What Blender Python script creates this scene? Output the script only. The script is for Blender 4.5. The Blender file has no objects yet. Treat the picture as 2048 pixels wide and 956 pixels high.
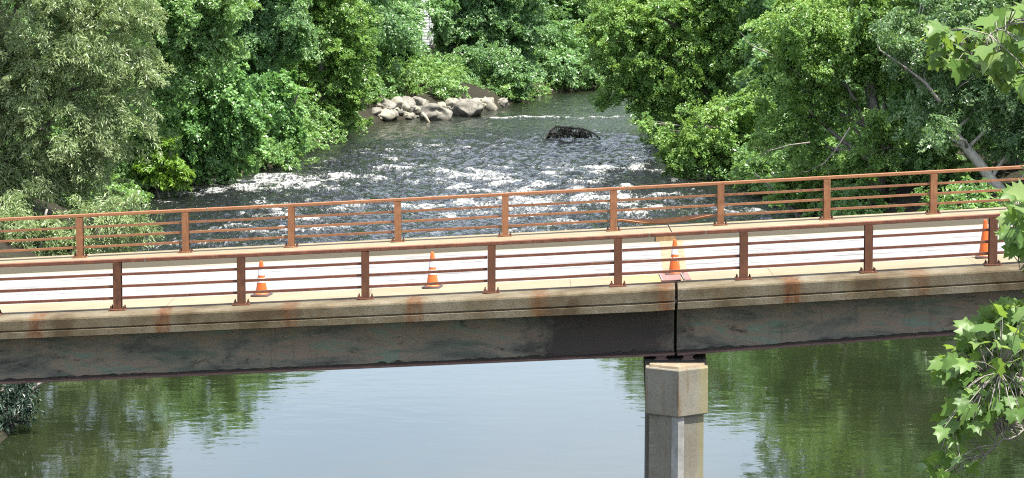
import bpy, bmesh, math, random
import numpy as np
from mathutils import Vector, noise as mnoise

random.seed(7)
RNG = np.random.default_rng(11)
C = bpy.context.scene.collection
SC = bpy.context.scene
PI = math.pi

# ------------------------------------------------------------------ camera
FPX = 5068.0                       # focal length in photo pixels (2048 wide)
CAMZ = 14.0                        # metres above the water
PITCH = math.atan(604.0 / FPX)
CP, SP = math.cos(PITCH), math.sin(PITCH)

def ray(x, y):
    u, v = (x - 1024.0) / FPX, (478.0 - y) / FPX
    return Vector((u, CP + v * SP, -SP + v * CP))

def P(x, y, Y):
    """point seen at photo pixel (x, y), at distance Y along the river"""
    r = ray(x, y)
    return Vector((0, 0, CAMZ)) + r * (Y / r.y)

def G(x, y, z=0.0):
    r = ray(x, y)
    return Vector((0, 0, CAMZ)) + r * ((z - CAMZ) / r.z)

cd = bpy.data.cameras.new('camera')
cd.sensor_width = 36.0
cd.lens = FPX / 2048.0 * 36.0
cd.clip_start = 0.1
cd.clip_end = 6000
cam = bpy.data.objects.new('camera', cd)
cam.location = (0, 0, CAMZ)
cam.rotation_euler = (PI / 2 - PITCH, 0, 0)
C.objects.link(cam)
SC.camera = cam

# ------------------------------------------------------------------ helpers
def tag(o, label=None, cat=None, group=None, kind=None):
    if label: o['label'] = label
    if cat: o['category'] = cat
    if group: o['group'] = group
    if kind: o['kind'] = kind
    return o

def empty(name, loc=(0, 0, 0), label=None, cat=None, group=None):
    o = bpy.data.objects.new(name, None)
    o.location = loc
    o.empty_display_size = 0.2
    C.objects.link(o)
    return tag(o, label, cat, group)

def copy_tree(o, parent=None):
    c = o.copy()
    C.objects.link(c)
    c.parent = parent
    for ch in list(o.children):
        copy_tree(ch, c)
    return c

def mesh_np(name, verts, faces_flat, face_sizes, mat, parent=None, smooth=False, attrs=None):
    me = bpy.data.meshes.new(name)
    verts = np.asarray(verts, dtype=np.float32)
    me.vertices.add(len(verts))
    me.vertices.foreach_set('co', verts.ravel())
    fs = np.asarray(face_sizes, dtype=np.int32)
    me.loops.add(len(faces_flat))
    me.loops.foreach_set('vertex_index', np.asarray(faces_flat, dtype=np.int32))
    me.polygons.add(len(fs))
    st = np.zeros(len(fs), dtype=np.int32)
    st[1:] = np.cumsum(fs)[:-1]
    me.polygons.foreach_set('loop_start', st)
    me.polygons.foreach_set('loop_total', fs)
    me.polygons.foreach_set('use_smooth', np.full(len(fs), smooth, dtype=bool))
    for k, v in (attrs or {}).items():
        a = me.attributes.new(k, 'FLOAT', 'POINT')
        a.data.foreach_set('value', np.asarray(v, dtype=np.float32))
    me.update(calc_edges=True)
    me.materials.append(mat)
    o = bpy.data.objects.new(name, me)
    C.objects.link(o)
    if parent is not None:
        o.parent = parent
    return o

class MB:
    """collects shapes and links them as ONE mesh object"""
    def __init__(s):
        s.v, s.f = [], []
    def add(s, vs, fs):
        b = len(s.v)
        s.v.extend(tuple(v) for v in vs)
        s.f.extend(tuple(b + i for i in f) for f in fs)
    def box(s, x0, x1, y0, y1, z0, z1, dz=0.0):
        """box; dz lifts its +x end (a sloping bar)"""
        s.add([(x0, y0, z0), (x1, y0, z0 + dz), (x1, y1, z0 + dz), (x0, y1, z0),
               (x0, y0, z1), (x1, y0, z1 + dz), (x1, y1, z1 + dz), (x0, y1, z1)],
              [(0, 3, 2, 1), (4, 5, 6, 7), (0, 1, 5, 4), (1, 2, 6, 5), (2, 3, 7, 6), (3, 0, 4, 7)])
    def sweep(s, rings, caps=True):
        n = len(rings[0])
        vs = [p for r in rings for p in r]
        fs = []
        for k in range(len(rings) - 1):
            for i in range(n):
                j = (i + 1) % n
                fs.append((k * n + i, k * n + j, (k + 1) * n + j, (k + 1) * n + i))
        if caps:
            fs.append(tuple(range(n - 1, -1, -1)))
            fs.append(tuple((len(rings) - 1) * n + i for i in range(n)))
        s.add(vs, fs)
    def tube(s, pts, rad, n=7):
        pts = [Vector(p) for p in pts]
        rings = []
        up = Vector((0.13, 0.31, 0.94))
        for i, p in enumerate(pts):
            d = (pts[min(i + 1, len(pts) - 1)] - pts[max(i - 1, 0)])
            if d.length < 1e-6: d = Vector((0, 0, 1))
            d.normalize()
            a = d.cross(up)
            if a.length < 0.1: a = d.cross(Vector((1, 0, 0)))
            a.normalize()
            b = a.cross(d)
            r = rad[i] if hasattr(rad, '__len__') else rad
            rings.append([tuple(p + (a * math.cos(t) + b * math.sin(t)) * r)
                          for t in (2 * PI * k / n for k in range(n))])
        s.sweep(rings)
    def lathe(s, prof, c=(0, 0, 0), n=28):
        rings = []
        for r, z in prof:
            rings.append([(c[0] + r * math.cos(2 * PI * k / n), c[1] + r * math.sin(2 * PI * k / n), c[2] + z) for k in range(n)])
        s.sweep(rings)
    def build(s, name, mat, parent=None, smooth=False, bevel=0.0, recalc=True):
        me = bpy.data.meshes.new(name)
        me.from_pydata(s.v, [], s.f)
        bm = bmesh.new(); bm.from_mesh(me)
        if recalc: bmesh.ops.recalc_face_normals(bm, faces=bm.faces)
        if bevel:
            es = [e for e in bm.edges if len(e.link_faces) == 2 and e.calc_face_angle(0) > 0.6]
            bmesh.ops.bevel(bm, geom=es, offset=bevel, segments=2, affect='EDGES', clamp_overlap=True)
        bm.to_mesh(me); bm.free()
        if smooth:
            me.polygons.foreach_set('use_smooth', [True] * len(me.polygons))
        me.materials.append(mat)
        o = bpy.data.objects.new(name, me)
        C.objects.link(o)
        if parent is not None: o.parent = parent
        return o

# ------------------------------------------------------------------ material helpers
class NT:
    def __init__(s, name):
        s.m = bpy.data.materials.new(name)
        s.m.use_nodes = True
        s.t = s.m.node_tree
        s.b = s.t.nodes['Principled BSDF']
        s.out = s.t.nodes['Material Output']
    def n(s, typ, **kw):
        nd = s.t.nodes.new(typ)
        for k, v in kw.items():
            if k.startswith('i_'):
                nd.inputs[k[2:].replace('_', ' ')].default_value = v
            else:
                setattr(nd, k, v)
        return nd
    def l(s, a, b):
        s.t.links.new(a, b)
    def pos(s, obj=False, scale=(1, 1, 1)):
        if obj:
            src = s.n('ShaderNodeTexCoord').outputs['Object']
        else:
            src = s.n('ShaderNodeNewGeometry').outputs['Position']
        mp = s.n('ShaderNodeMapping')
        mp.inputs['Scale'].default_value = scale
        s.l(src, mp.inputs['Vector'])
        return mp.outputs['Vector']
    def noise(s, vec, scale=1.0, detail=4.0, rough=0.6, dist=0.0):
        nd = s.n('ShaderNodeTexNoise')
        nd.inputs['Scale'].default_value = scale
        nd.inputs['Detail'].default_value = detail
        nd.inputs['Roughness'].default_value = rough
        nd.inputs['Distortion'].default_value = dist
        s.l(vec, nd.inputs['Vector'])
        return nd.outputs['Fac']
    def ramp(s, fac, stops, interp='LINEAR'):
        r = s.n('ShaderNodeValToRGB')
        r.color_ramp.interpolation = interp
        el = r.color_ramp.elements
        while len(el) < len(stops): el.new(0.5)
        for e, (p, c) in zip(el, stops):
            e.position = p
            e.color = (c, c, c, 1) if not hasattr(c, '__len__') else (*c, 1)
        s.l(fac, r.inputs['Fac'])
        return r.outputs['Color']
    def mix(s, fac, a, b, mode='MIX'):
        m = s.n('ShaderNodeMix', data_type='RGBA', blend_type=mode)
        for sock, v in ((m.inputs[0], fac), (m.inputs[6], a), (m.inputs[7], b)):
            if isinstance(v, (int, float)): sock.default_value = v
            elif isinstance(v, tuple): sock.default_value = (*v, 1)
            else: s.l(v, sock)
        return m.outputs[2]
    def math(s, op, a, b=0.0, c=0.0, clamp=False):
        m = s.n('ShaderNodeMath', operation=op, use_clamp=clamp)
        for sock, v in zip(m.inputs, (a, b, c)):
            if isinstance(v, (int, float)): sock.default_value = v
            else: s.l(v, sock)
        return m.outputs[0]
    def mapr(s, v, a, b, c=0.0, d=1.0, smooth=True):
        m = s.n('ShaderNodeMapRange')
        m.interpolation_type = 'SMOOTHSTEP' if smooth else 'LINEAR'
        s.l(v, m.inputs[0])
        for i, q in zip((1, 2, 3, 4), (a, b, c, d)):
            if isinstance(q, (int, float)): m.inputs[i].default_value = q
            else: s.l(q, m.inputs[i])
        return m.outputs[0]
    def sep(s, vec):
        q = s.n('ShaderNodeSeparateXYZ'); s.l(vec, q.inputs[0])
        return q.outputs
    def bump(s, h, strength=0.5, dist=0.02):
        b = s.n('ShaderNodeBump')
        b.inputs['Strength'].default_value = strength
        b.inputs['Distance'].default_value = dist
        s.l(h, b.inputs['Height'])
        s.l(b.outputs['Normal'], s.b.inputs['Normal'])
        return b
    def set(s, col=None, rough=None, metal=None, spec=None):
        for k, v in (('Base Color', col), ('Roughness', rough), ('Metallic', metal), ('Specular IOR Level', spec)):
            if v is None: continue
            if isinstance(v, (int, float)): s.b.inputs[k].default_value = v
            elif isinstance(v, tuple): s.b.inputs[k].default_value = (*v, 1)
            else: s.l(v, s.b.inputs[k])
        return s.m

def leaf_mat(name, cols, trans=0.35, tcol=(0.13, 0.2, 0.03), rough=0.36, spec=0.6):
    """cols: dark, mid, light base colours picked per leaf by the 'tint' attribute"""
    t = NT(name)
    at = t.n('ShaderNodeAttribute', attribute_name='tint')
    nz = t.noise(t.pos(), 0.22, 2, 0.5)
    v = t.math('ADD', at.outputs['Fac'], t.mapr(nz, 0.3, 0.7, -0.15, 0.15), clamp=True)
    col = t.ramp(v, [(0.0, cols[0]), (0.5, cols[1]), (0.95, cols[2])])
    t.set(col, rough, spec=spec)
    tr = t.n('ShaderNodeBsdfTranslucent')
    tc = t.mix(0.55, col, tcol)
    t.l(tc, tr.inputs['Color'])
    mx = t.n('ShaderNodeMixShader')
    mx.inputs[0].default_value = trans
    t.l(t.b.outputs[0], mx.inputs[1]); t.l(tr.outputs[0], mx.inputs[2])
    t.l(mx.outputs[0], t.out.inputs['Surface'])
    return t.m

def bark_mat(name, a, b):
    t = NT(name)
    v = t.pos(scale=(3, 3, 0.7))
    n = t.noise(v, 2.2, 5, 0.65)
    t.set(t.ramp(n, [(0.3, a), (0.7, b)]), 0.85)
    t.bump(n, 0.6, 0.05)
    return t.m

# ------------------------------------------------------------------ materials
def m_rust(name, dark, mid, light, blotch=5.0):
    t = NT(name)
    v = t.pos()
    n1 = t.noise(v, blotch, 5, 0.65)
    n2 = t.noise(t.pos(scale=(9, 9, 1.4)), 2.5, 4, 0.6)
    col = t.ramp(n1, [(0.28, dark), (0.5, mid), (0.74, light)])
    col = t.mix(t.mapr(n2, 0.48, 0.7, 0.0, 0.55), col, tuple(c * 0.45 for c in dark))
    oi = t.n('ShaderNodeObjectInfo')
    col = t.mix(t.math('MULTIPLY', oi.outputs['Random'], 0.45), col, tuple(c * 1.5 for c in mid))
    n3 = t.noise(v, 55, 2, 0.6)
    col = t.mix(t.mapr(n3, 0.6, 0.72, 0.0, 0.45), col, tuple(min(1, c * 1.5) for c in light))
    t.set(col, 0.72, spec=0.3)
    t.bump(n3, 0.25, 0.004)
    return t.m

M = {}
M['rust_near'] = m_rust('weathering_steel', (0.047, 0.019, 0.010), (0.077, 0.030, 0.014), (0.122, 0.050, 0.021))
M['rust_rail'] = m_rust('weathering_steel_rail', (0.072, 0.026, 0.015), (0.105, 0.038, 0.020), (0.155, 0.064, 0.028))
M['rust_far'] = m_rust('weathering_steel_bounce', (0.122, 0.050, 0.023), (0.171, 0.074, 0.032), (0.234, 0.113, 0.050))  # lighter rust wash, with bounce light off the deck put into its colour
M['bolt'] = m_rust('bolt_steel', (0.04, 0.02, 0.012), (0.07, 0.03, 0.018), (0.12, 0.045, 0.02), 20)
M['joint_steel'] = m_rust('joint_steel', (0.10, 0.05, 0.045), (0.15, 0.08, 0.07), (0.20, 0.11, 0.09))

PX2X = 48.6 / FPX                 # photo pixels to metres at the near railing
def m_fascia():
    t = NT('edge_beam_concrete')
    v = t.pos()
    n1 = t.noise(v, 1.1, 5, 0.6)
    col = t.ramp(n1, [(0.38, (0.055, 0.039, 0.020)), (0.51, (0.099, 0.081, 0.049)), (0.66, (0.139, 0.122, 0.085)), (0.78, (0.155, 0.144, 0.118))])
    n2 = t.noise(v, 38, 3, 0.65)
    col = t.mix(t.mapr(n2, 0.50, 0.64, 0.0, 0.55), col, (0.055, 0.040, 0.024))
    nw = t.noise(t.pos(scale=(1.4, 1, 0.25)), 3.0, 4, 0.7)
    col = t.mix(t.mapr(nw, 0.55, 0.72, 0, 0.6), col, (0.109, 0.067, 0.028))
    # rust that washed down from each post (the posts stand 2.436 m apart)
    x = t.sep(v)[0]
    wob = t.noise(t.pos(scale=(0, 0, 1)), 3.0, 2, 0.5)
    xs = t.math('ADD', x, t.math('MULTIPLY', wob, 0.10))
    ph = t.math('FRACT', t.math('ADD', t.math('DIVIDE', xs, 2.432), 0.255 + 40))
    d = t.math('ABSOLUTE', t.math('SUBTRACT', ph, 0.5))
    strength = t.mapr(t.noise(t.pos(scale=(1, 0, 0)), 0.33, 1, 0.4), 0.30, 0.56, 0.15, 1.0)
    wid = t.math('ADD', 0.05, t.math('MULTIPLY', t.noise(t.pos(scale=(1, 0, 0)), 0.21, 0, 0.4), 0.10))
    soft = t.math('SUBTRACT', 1.0, t.math('DIVIDE', d, wid), clamp=True)
    soft = t.mapr(soft, 0.0, 0.7)
    mask = t.math('MULTIPLY', soft, strength)
    mask = t.math('MULTIPLY', mask, t.mapr(t.noise(t.pos(scale=(3, 1, 0.6)), 4, 4, 0.7), 0.3, 0.6, 0.35, 1.0))
    rc = t.ramp(t.noise(v, 7, 3, 0.6), [(0.3, (0.055, 0.019, 0.007)), (0.7, (0.110, 0.048, 0.016))])
    col = t.mix(t.math('MULTIPLY', mask, 0.95), col, rc)
    t.set(col, 0.9, spec=0.2)
    t.bump(n2, 0.5, 0.012)
    return t.m
M['fascia'] = m_fascia()

def m_sidewalk():
    t = NT('sidewalk_concrete')
    v = t.pos()
    n1 = t.noise(v, 0.8, 5, 0.6)
    n2 = t.noise(v, 26, 3, 0.6)
    col = t.ramp(n1, [(0.3, (0.159, 0.131, 0.082)), (0.7, (0.198, 0.169, 0.114))])
    col = t.mix(t.mapr(n2, 0.5, 0.7, 0, 0.22), col, (0.206, 0.155, 0.086))
    x, y, z = t.sep(v)
    # scored joints across the walk
    jt = t.math('ABSOLUTE', t.math('SUBTRACT', t.math('FRACT', t.math('ADD', t.math('DIVIDE', x, 3.97), 40.208)), 0.5))
    col = t.mix(t.mapr(jt, 0.0018, 0.0032, 0.7, 0.0), col, (0.086, 0.065, 0.039))
    # rust stain round the steel joint cover
    d = t.math('ABSOLUTE', t.math('SUBTRACT', x, 2.75))
    st = t.math('MULTIPLY', t.mapr(d, 0.05, 1.1, 0.85, 0.0), t.mapr(t.noise(v, 2.5, 4, 0.6), 0.3, 0.65))
    col = t.mix(st, col, (0.361, 0.172, 0.069))
    t.set(col, 0.9, spec=0.2)
    t.bump(n2, 0.3, 0.006)
    return t.m
M['sidewalk'] = m_sidewalk()

def m_road():
    t = NT('road_concrete')
    v = t.pos()
    n1 = t.noise(t.pos(scale=(0.35, 1.6, 1)), 1.0, 5, 0.6)
    col = t.ramp(n1, [(0.3, (0.180, 0.178, 0.173)), (0.7, (0.205, 0.203, 0.198))])
    # worn streaks along the wheel tracks and patched spalls
    n2 = t.noise(t.pos(scale=(0.28, 2.6, 1)), 1.3, 6, 0.75, 0.6)
    col = t.mix(t.mapr(n2, 0.50, 0.66, 0, 0.85), col, (0.055, 0.048, 0.045))
    n4 = t.noise(t.pos(scale=(0.22, 0.9, 1)), 1.0, 4, 0.6, 0.8)
    edge = t.math('ABSOLUTE', t.math('SUBTRACT', n4, 0.64))
    col = t.mix(t.mapr(edge, 0.002, 0.014, 0.85, 0.0), col, (0.07, 0.125, 0.11))
    x, y, z = t.sep(v)
    # washed-in dirt along the far kerb
    dn = t.math('ADD', y, t.math('MULTIPLY', t.noise(t.pos(scale=(1, 1, 1)), 1.6, 4, 0.7), 0.5))
    col = t.mix(t.mapr(dn, 56.75, 57.4, 0, 0.8), col, (0.19, 0.165, 0.12))
    n3 = t.noise(t.pos(scale=(1.5, 4, 1)), 5.0, 4, 0.7)
    col = t.mix(t.math('MULTIPLY', t.mapr(n3, 0.6, 0.68), t.mapr(dn, 56.6, 57.3, 0, 0.6)), col, (0.11, 0.09, 0.06))
    t.set(col, 0.88, spec=0.2)
    t.bump(t.noise(v, 30, 3, 0.6), 0.2, 0.005)
    return t.m
M['road'] = m_road()

def m_kerb():
    t = NT('kerb_concrete')
    v = t.pos()
    n1 = t.noise(v, 1.4, 5, 0.6)
    n2 = t.noise(v, 24, 3, 0.7)
    col = t.ramp(n1, [(0.3, (0.150, 0.122, 0.073)), (0.7, (0.202, 0.170, 0.112))])
    col = t.mix(t.mapr(n2, 0.52, 0.66, 0, 0.5), col, (0.146, 0.116, 0.073))
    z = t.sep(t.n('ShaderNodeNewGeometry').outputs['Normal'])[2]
    dark_tone = t.math('MULTIPLY', t.mapr(z, 0.2, 0.8, 1, 0), 0.75)  # side faces get a darker, greyer tone than the top
    col = t.mix(dark_tone, col, (0.112, 0.101, 0.079))
    t.set(col, 0.9, spec=0.2)
    t.bump(n2, 0.5, 0.01)
    return t.m
M['kerb'] = m_kerb()

def m_header():
    t = NT('joint_header_concrete')
    v = t.pos()
    n = t.noise(t.pos(scale=(1, 2.2, 1)), 3.2, 5, 0.7)
    t.set(t.ramp(n, [(0.3, (0.144, 0.072, 0.030)), (0.48, (0.192, 0.132, 0.068)), (0.7, (0.216, 0.188, 0.140))]), 0.9)
    t.bump(n, 0.3, 0.01)
    return t.m
M['header'] = m_header()

def m_girder():
    t = NT('girder_steel')
    v = t.pos()
    n1 = t.noise(t.pos(scale=(0.38, 1, 1.5)), 1.4, 6, 0.7, 0.5)
    col = t.ramp(n1, [(0.34, (0.050, 0.050, 0.040)), (0.46, (0.140, 0.135, 0.104)), (0.54, (0.215, 0.160, 0.110)), (0.62, (0.135, 0.180, 0.130)), (0.74, (0.245, 0.235, 0.190))])
    # vertical runs and dark soot bands
    n2 = t.noise(t.pos(scale=(1.6, 1, 0.12)), 2.2, 4, 0.7)
    col = t.mix(t.mapr(n2, 0.55, 0.75, 0, 0.45), col, (0.057, 0.048, 0.038))
    n3 = t.noise(t.pos(scale=(0.45, 1, 2.2)), 1.5, 6, 0.75, 0.7)
    col = t.mix(t.mapr(n3, 0.52, 0.64, 0, 0.7), col, (0.067, 0.100, 0.068))
    n6 = t.noise(t.pos(scale=(0.55, 1, 1.3)), 2.1, 7, 0.78, 0.3)
    col = t.mix(t.mapr(n6, 0.58, 0.66, 0, 0.8), col, (0.021, 0.019, 0.016))
    n5 = t.noise(v, 9, 5, 0.75)
    col = t.mix(t.mapr(n5, 0.60, 0.70, 0, 0.6), col, (0.052, 0.038, 0.028))
    # flaked soot near the bearing
    x, y, z = t.sep(v)
    nj = t.noise(t.pos(scale=(1, 1, 0.8)), 2.0, 6, 0.72)
    dx = t.math('ADD', t.math('SUBTRACT', x, 1.95), t.math('MULTIPLY', t.math('SUBTRACT', nj, 0.5), 2.6))
    soot = t.mapr(t.math('ABSOLUTE', dx), 0.9, 1.9, 0.9, 0.0)
    col = t.mix(soot, col, (0.027, 0.020, 0.017))
    t.set(col, 0.62, spec=0.35)
    t.bump(n5, 0.25, 0.006)
    return t.m
M['girder'] = m_girder()

def m_flange():
    t = NT('flange_steel')
    n = t.noise(t.pos(scale=(0.8, 1, 3)), 3, 5, 0.7)
    t.set(t.ramp(n, [(0.3, (0.06, 0.036, 0.03)), (0.6, (0.13, 0.075, 0.06)), (0.8, (0.20, 0.11, 0.07))]), 0.75)
    return t.m
M['flange'] = m_flange()

def m_debris_shade():
    t = NT('debris_and_shade')
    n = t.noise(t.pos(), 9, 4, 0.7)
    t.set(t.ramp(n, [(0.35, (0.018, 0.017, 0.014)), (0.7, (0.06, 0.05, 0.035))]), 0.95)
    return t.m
M['dark_tone'] = m_debris_shade()  # flange debris tone, also used for the painted shade on the pier cap

def m_pier():
    t = NT('pier_concrete')
    v = t.pos()
    n1 = t.noise(v, 1.3, 5, 0.62)
    col = t.ramp(n1, [(0.3, (0.120, 0.110, 0.084)), (0.7, (0.189, 0.176, 0.142))])
    n2 = t.noise(v, 28, 3, 0.7)
    col = t.mix(t.mapr(n2, 0.52, 0.66, 0, 0.5), col, (0.073, 0.062, 0.041))
    n3 = t.noise(t.pos(scale=(3.2, 3.2, 0.3)), 1.5, 4, 0.65)
    col = t.mix(t.mapr(n3, 0.55, 0.7, 0, 0.65), col, (0.120, 0.073, 0.034))
    x, y, z = t.sep(v)
    nx = t.math('ADD', x, t.math('MULTIPLY', t.noise(t.pos(scale=(1, 1, 0.8)), 3, 4, 0.7), 0.25))
    col = t.mix(t.math('MULTIPLY', t.mapr(nx, 3.66, 3.84), 0.5), col, (0.198, 0.176, 0.069))
    fl = t.noise(v, 6, 5, 0.8)
    col = t.mix(t.mapr(fl, 0.66, 0.70, 0, 0.7), col, (0.396, 0.378, 0.327))
    t.set(col, 0.9, spec=0.2)
    t.bump(n2, 0.4, 0.01)
    return t.m
M['pier'] = m_pier()

def m_simple(name, col, rough=0.6, var=0.25, sc=8, metal=0.0, spec=0.4):
    t = NT(name)
    n = t.noise(t.pos(obj=True), sc, 4, 0.6)
    t.set(t.ramp(n, [(0.3, tuple(c * (1 - var) for c in col)), (0.7, tuple(min(1, c * (1 + var)) for c in col))]), rough, metal, spec)
    return t.m
M['nosing'] = m_simple('steel_nosing', (0.205, 0.20, 0.185), 0.6, 0.3, 4, 0.0)
M['cone'] = m_simple('orange_plastic', (0.476, 0.098, 0.015), 0.5, 0.14, 9)
M['cone_b'] = m_simple('orange_plastic_faded', (0.527, 0.123, 0.025), 0.5, 0.12, 9)
M['cone_base'] = m_simple('black_rubber', (0.05, 0.03, 0.028), 0.8)
M['collar'] = m_simple('white_reflective_sleeve', (0.527, 0.535, 0.535), 0.4, 0.12, 14)

def m_rock(name, a, b, c):
    t = NT(name)
    v = t.pos(obj=True)
    n1 = t.noise(v, 1.3, 6, 0.65)
    n2 = t.noise(v, 11, 4, 0.7)
    col = t.ramp(n1, [(0.3, a), (0.5, b), (0.72, c)])
    col = t.mix(t.mapr(n2, 0.50, 0.66, 0, 0.7), col, tuple(q * 0.4 for q in a))
    # the wet tide line just over the water
    z = t.sep(t.pos())[2]
    zz = t.math('ADD', z, t.math('MULTIPLY', t.math('SUBTRACT', n1, 0.5), 0.4))
    col = t.mix(t.mapr(zz, 0.12, 0.36, 0.7, 0.0), col, (0.075, 0.065, 0.052))
    t.set(col, 0.85, spec=0.3)
    t.bump(n2, 0.6, 0.06)
    return t.m
M['rock'] = m_rock('granite', (0.108, 0.101, 0.086), (0.178, 0.167, 0.140), (0.239, 0.230, 0.189))
M['rock_pale'] = m_rock('granite_pale', (0.157, 0.144, 0.108), (0.247, 0.232, 0.180), (0.306, 0.289, 0.225))
M['rock_dark'] = m_rock('granite_dark', (0.049, 0.047, 0.042), (0.090, 0.088, 0.076), (0.141, 0.136, 0.118))

def m_ground():
    t = NT('bank_soil')
    n1 = t.noise(t.pos(), 0.5, 6, 0.65)
    n2 = t.noise(t.pos(), 4, 5, 0.7)
    col = t.ramp(n1, [(0.35, (0.022, 0.018, 0.013)), (0.55, (0.028, 0.026, 0.015)), (0.75, (0.032, 0.036, 0.018))])
    col = t.mix(t.mapr(n2, 0.45, 0.6, 0, 0.7), col, (0.012, 0.011, 0.008))
    t.set(col, 0.95, spec=0.15)
    t.bump(n2, 0.8, 0.15)
    return t.m
M['ground'] = m_ground()

def m_water():
    t = NT('river_water')
    v = t.pos()
    ar = t.n('ShaderNodeAttribute', attribute_name='rapid').outputs['Fac']
    af = t.n('ShaderNodeAttribute', attribute_name='foam').outputs['Fac']
    # foam: torn white patches inside the meshed foam mask
    f1 = t.noise(t.pos(scale=(1.5, 0.45, 1)), 3.4, 5, 0.70, 0.9)
    f2 = t.noise(t.pos(scale=(1.2, 0.55, 1)), 1.1, 5, 0.6, 0.4)
    fs = t.math('ADD', t.math('MULTIPLY', f1, 0.72), t.math('MULTIPLY', f2, 0.28))
    fs = t.math('ADD', fs, t.math('MULTIPLY', t.math('SUBTRACT', af, 0.5), 0.46))
    foam = t.mapr(fs, 0.595, 0.84)
    peat = t.ramp(t.noise(v, 0.12, 3, 0.5), [(0.35, (0.008, 0.012, 0.005)), (0.7, (0.013, 0.017, 0.007))])
    peat = t.mix(ar, peat, (0.006, 0.007, 0.006))
    fcol = t.ramp(f1, [(0.35, (0.20, 0.205, 0.20)), (0.65, (0.54, 0.54, 0.515))])
    t.set(t.mix(foam, peat, fcol), t.mapr(foam, 0, 1, 0.025, 0.75))
    t.b.inputs['IOR'].default_value = 1.31
    # ripples: long gentle ones on the still pool, short steep chop in the rapids
    r1 = t.noise(t.pos(scale=(0.7, 1.0, 1)), 1.1, 3, 0.5)
    r2 = t.noise(t.pos(scale=(0.8, 1.0, 1)), 6.0, 3, 0.6, 0.4)
    r3 = t.noise(t.pos(scale=(0.9, 0.8, 1)), 3.4, 4, 0.62, 0.7)
    wind = t.mapr(t.noise(t.pos(scale=(0.6, 1.0, 1)), 0.16, 3, 0.6), 0.42, 0.66, 0.25, 1.0)
    calm = t.math('ADD', t.math('MULTIPLY', r1, 0.0065), t.math('MULTIPLY', t.math('MULTIPLY', r2, 0.001), wind))
    chop = t.math('MULTIPLY', r3, 0.36)
    hgt = t.math('ADD', calm, t.math('MULTIPLY', chop, ar))
    b = t.bump(hgt, 1.0, 1.0)
    return t.m
M['water'] = m_water()

M['bark_grey'] = bark_mat('grey_bark', (0.10, 0.09, 0.075), (0.24, 0.22, 0.185))
M['bark_pale'] = bark_mat('pale_bark', (0.24, 0.22, 0.18), (0.46, 0.43, 0.36))
M['bark_dark'] = bark_mat('dark_bark', (0.045, 0.038, 0.03), (0.12, 0.10, 0.08))
M['wood'] = bark_mat('driftwood', (0.10, 0.08, 0.06), (0.22, 0.18, 0.14))
M['wood_pale'] = bark_mat('bleached_wood', (0.30, 0.26, 0.18), (0.46, 0.40, 0.28))

LEAF = {
    'willow': leaf_mat('willow_leaf', ((0.143, 0.203, 0.082), (0.231, 0.300, 0.126), (0.360, 0.419, 0.232)), 0.40, (0.326, 0.433, 0.094), 0.36, 0.55),
    'mid': leaf_mat('green_leaf', ((0.096, 0.194, 0.063), (0.163, 0.302, 0.088), (0.271, 0.415, 0.136)), 0.44, (0.293, 0.450, 0.072)),
    'vine': leaf_mat('vine_leaf', ((0.085, 0.191, 0.062), (0.147, 0.299, 0.086), (0.251, 0.422, 0.136)), 0.42, (0.251, 0.450, 0.065), 0.38, 0.5),
    'fresh': leaf_mat('fresh_leaf', ((0.091, 0.193, 0.042), (0.146, 0.280, 0.057), (0.230, 0.374, 0.094)), 0.46, (0.302, 0.450, 0.059)),
    'lime': leaf_mat('lime_leaf', ((0.12, 0.23, 0.025), (0.17, 0.31, 0.035), (0.24, 0.38, 0.06)), 0.45, (0.30, 0.46, 0.04)),
    'deep': leaf_mat('deep_green_leaf', ((0.083, 0.171, 0.072), (0.141, 0.264, 0.100), (0.248, 0.388, 0.153)), 0.42, (0.256, 0.450, 0.078)),
    'maple': leaf_mat('maple_leaf', ((0.094, 0.200, 0.045), (0.164, 0.304, 0.068), (0.276, 0.423, 0.112)), 0.48, (0.323, 0.450, 0.066)),
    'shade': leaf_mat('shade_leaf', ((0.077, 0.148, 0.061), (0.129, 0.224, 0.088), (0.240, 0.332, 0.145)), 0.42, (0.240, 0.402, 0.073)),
    'willow_shade': leaf_mat('shaded_willow_leaf', ((0.022, 0.044, 0.030), (0.040, 0.070, 0.046), (0.075, 0.115, 0.08)), 0.3, (0.06, 0.12, 0.04)),  # darkened willow leaf, the shrub's shade put into its colour
    'sycamore': leaf_mat('sycamore_leaf', ((0.070, 0.140, 0.030), (0.110, 0.195, 0.040), (0.180, 0.250, 0.085)), 0.46, (0.28, 0.40, 0.045), 0.45, 0.35),
}

# ------------------------------------------------------------------ world and sun
SUN = Vector((0.30, -0.20, 1.0)).normalized()
EL = math.asin(SUN.z)
AZ = math.atan2(SUN.x, SUN.y)
w = bpy.data.worlds.new('World')
SC.world = w
w.use_nodes = True
sky = w.node_tree.nodes.new('ShaderNodeTexSky')
sky.sky_type = 'NISHITA'
sky.sun_disc = False
sky.sun_elevation = EL
sky.sun_rotation = AZ
sky.air_density = 1.0
sky.dust_density = 2.0
sky.ozone_density = 1.0
wt = w.node_tree
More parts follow.
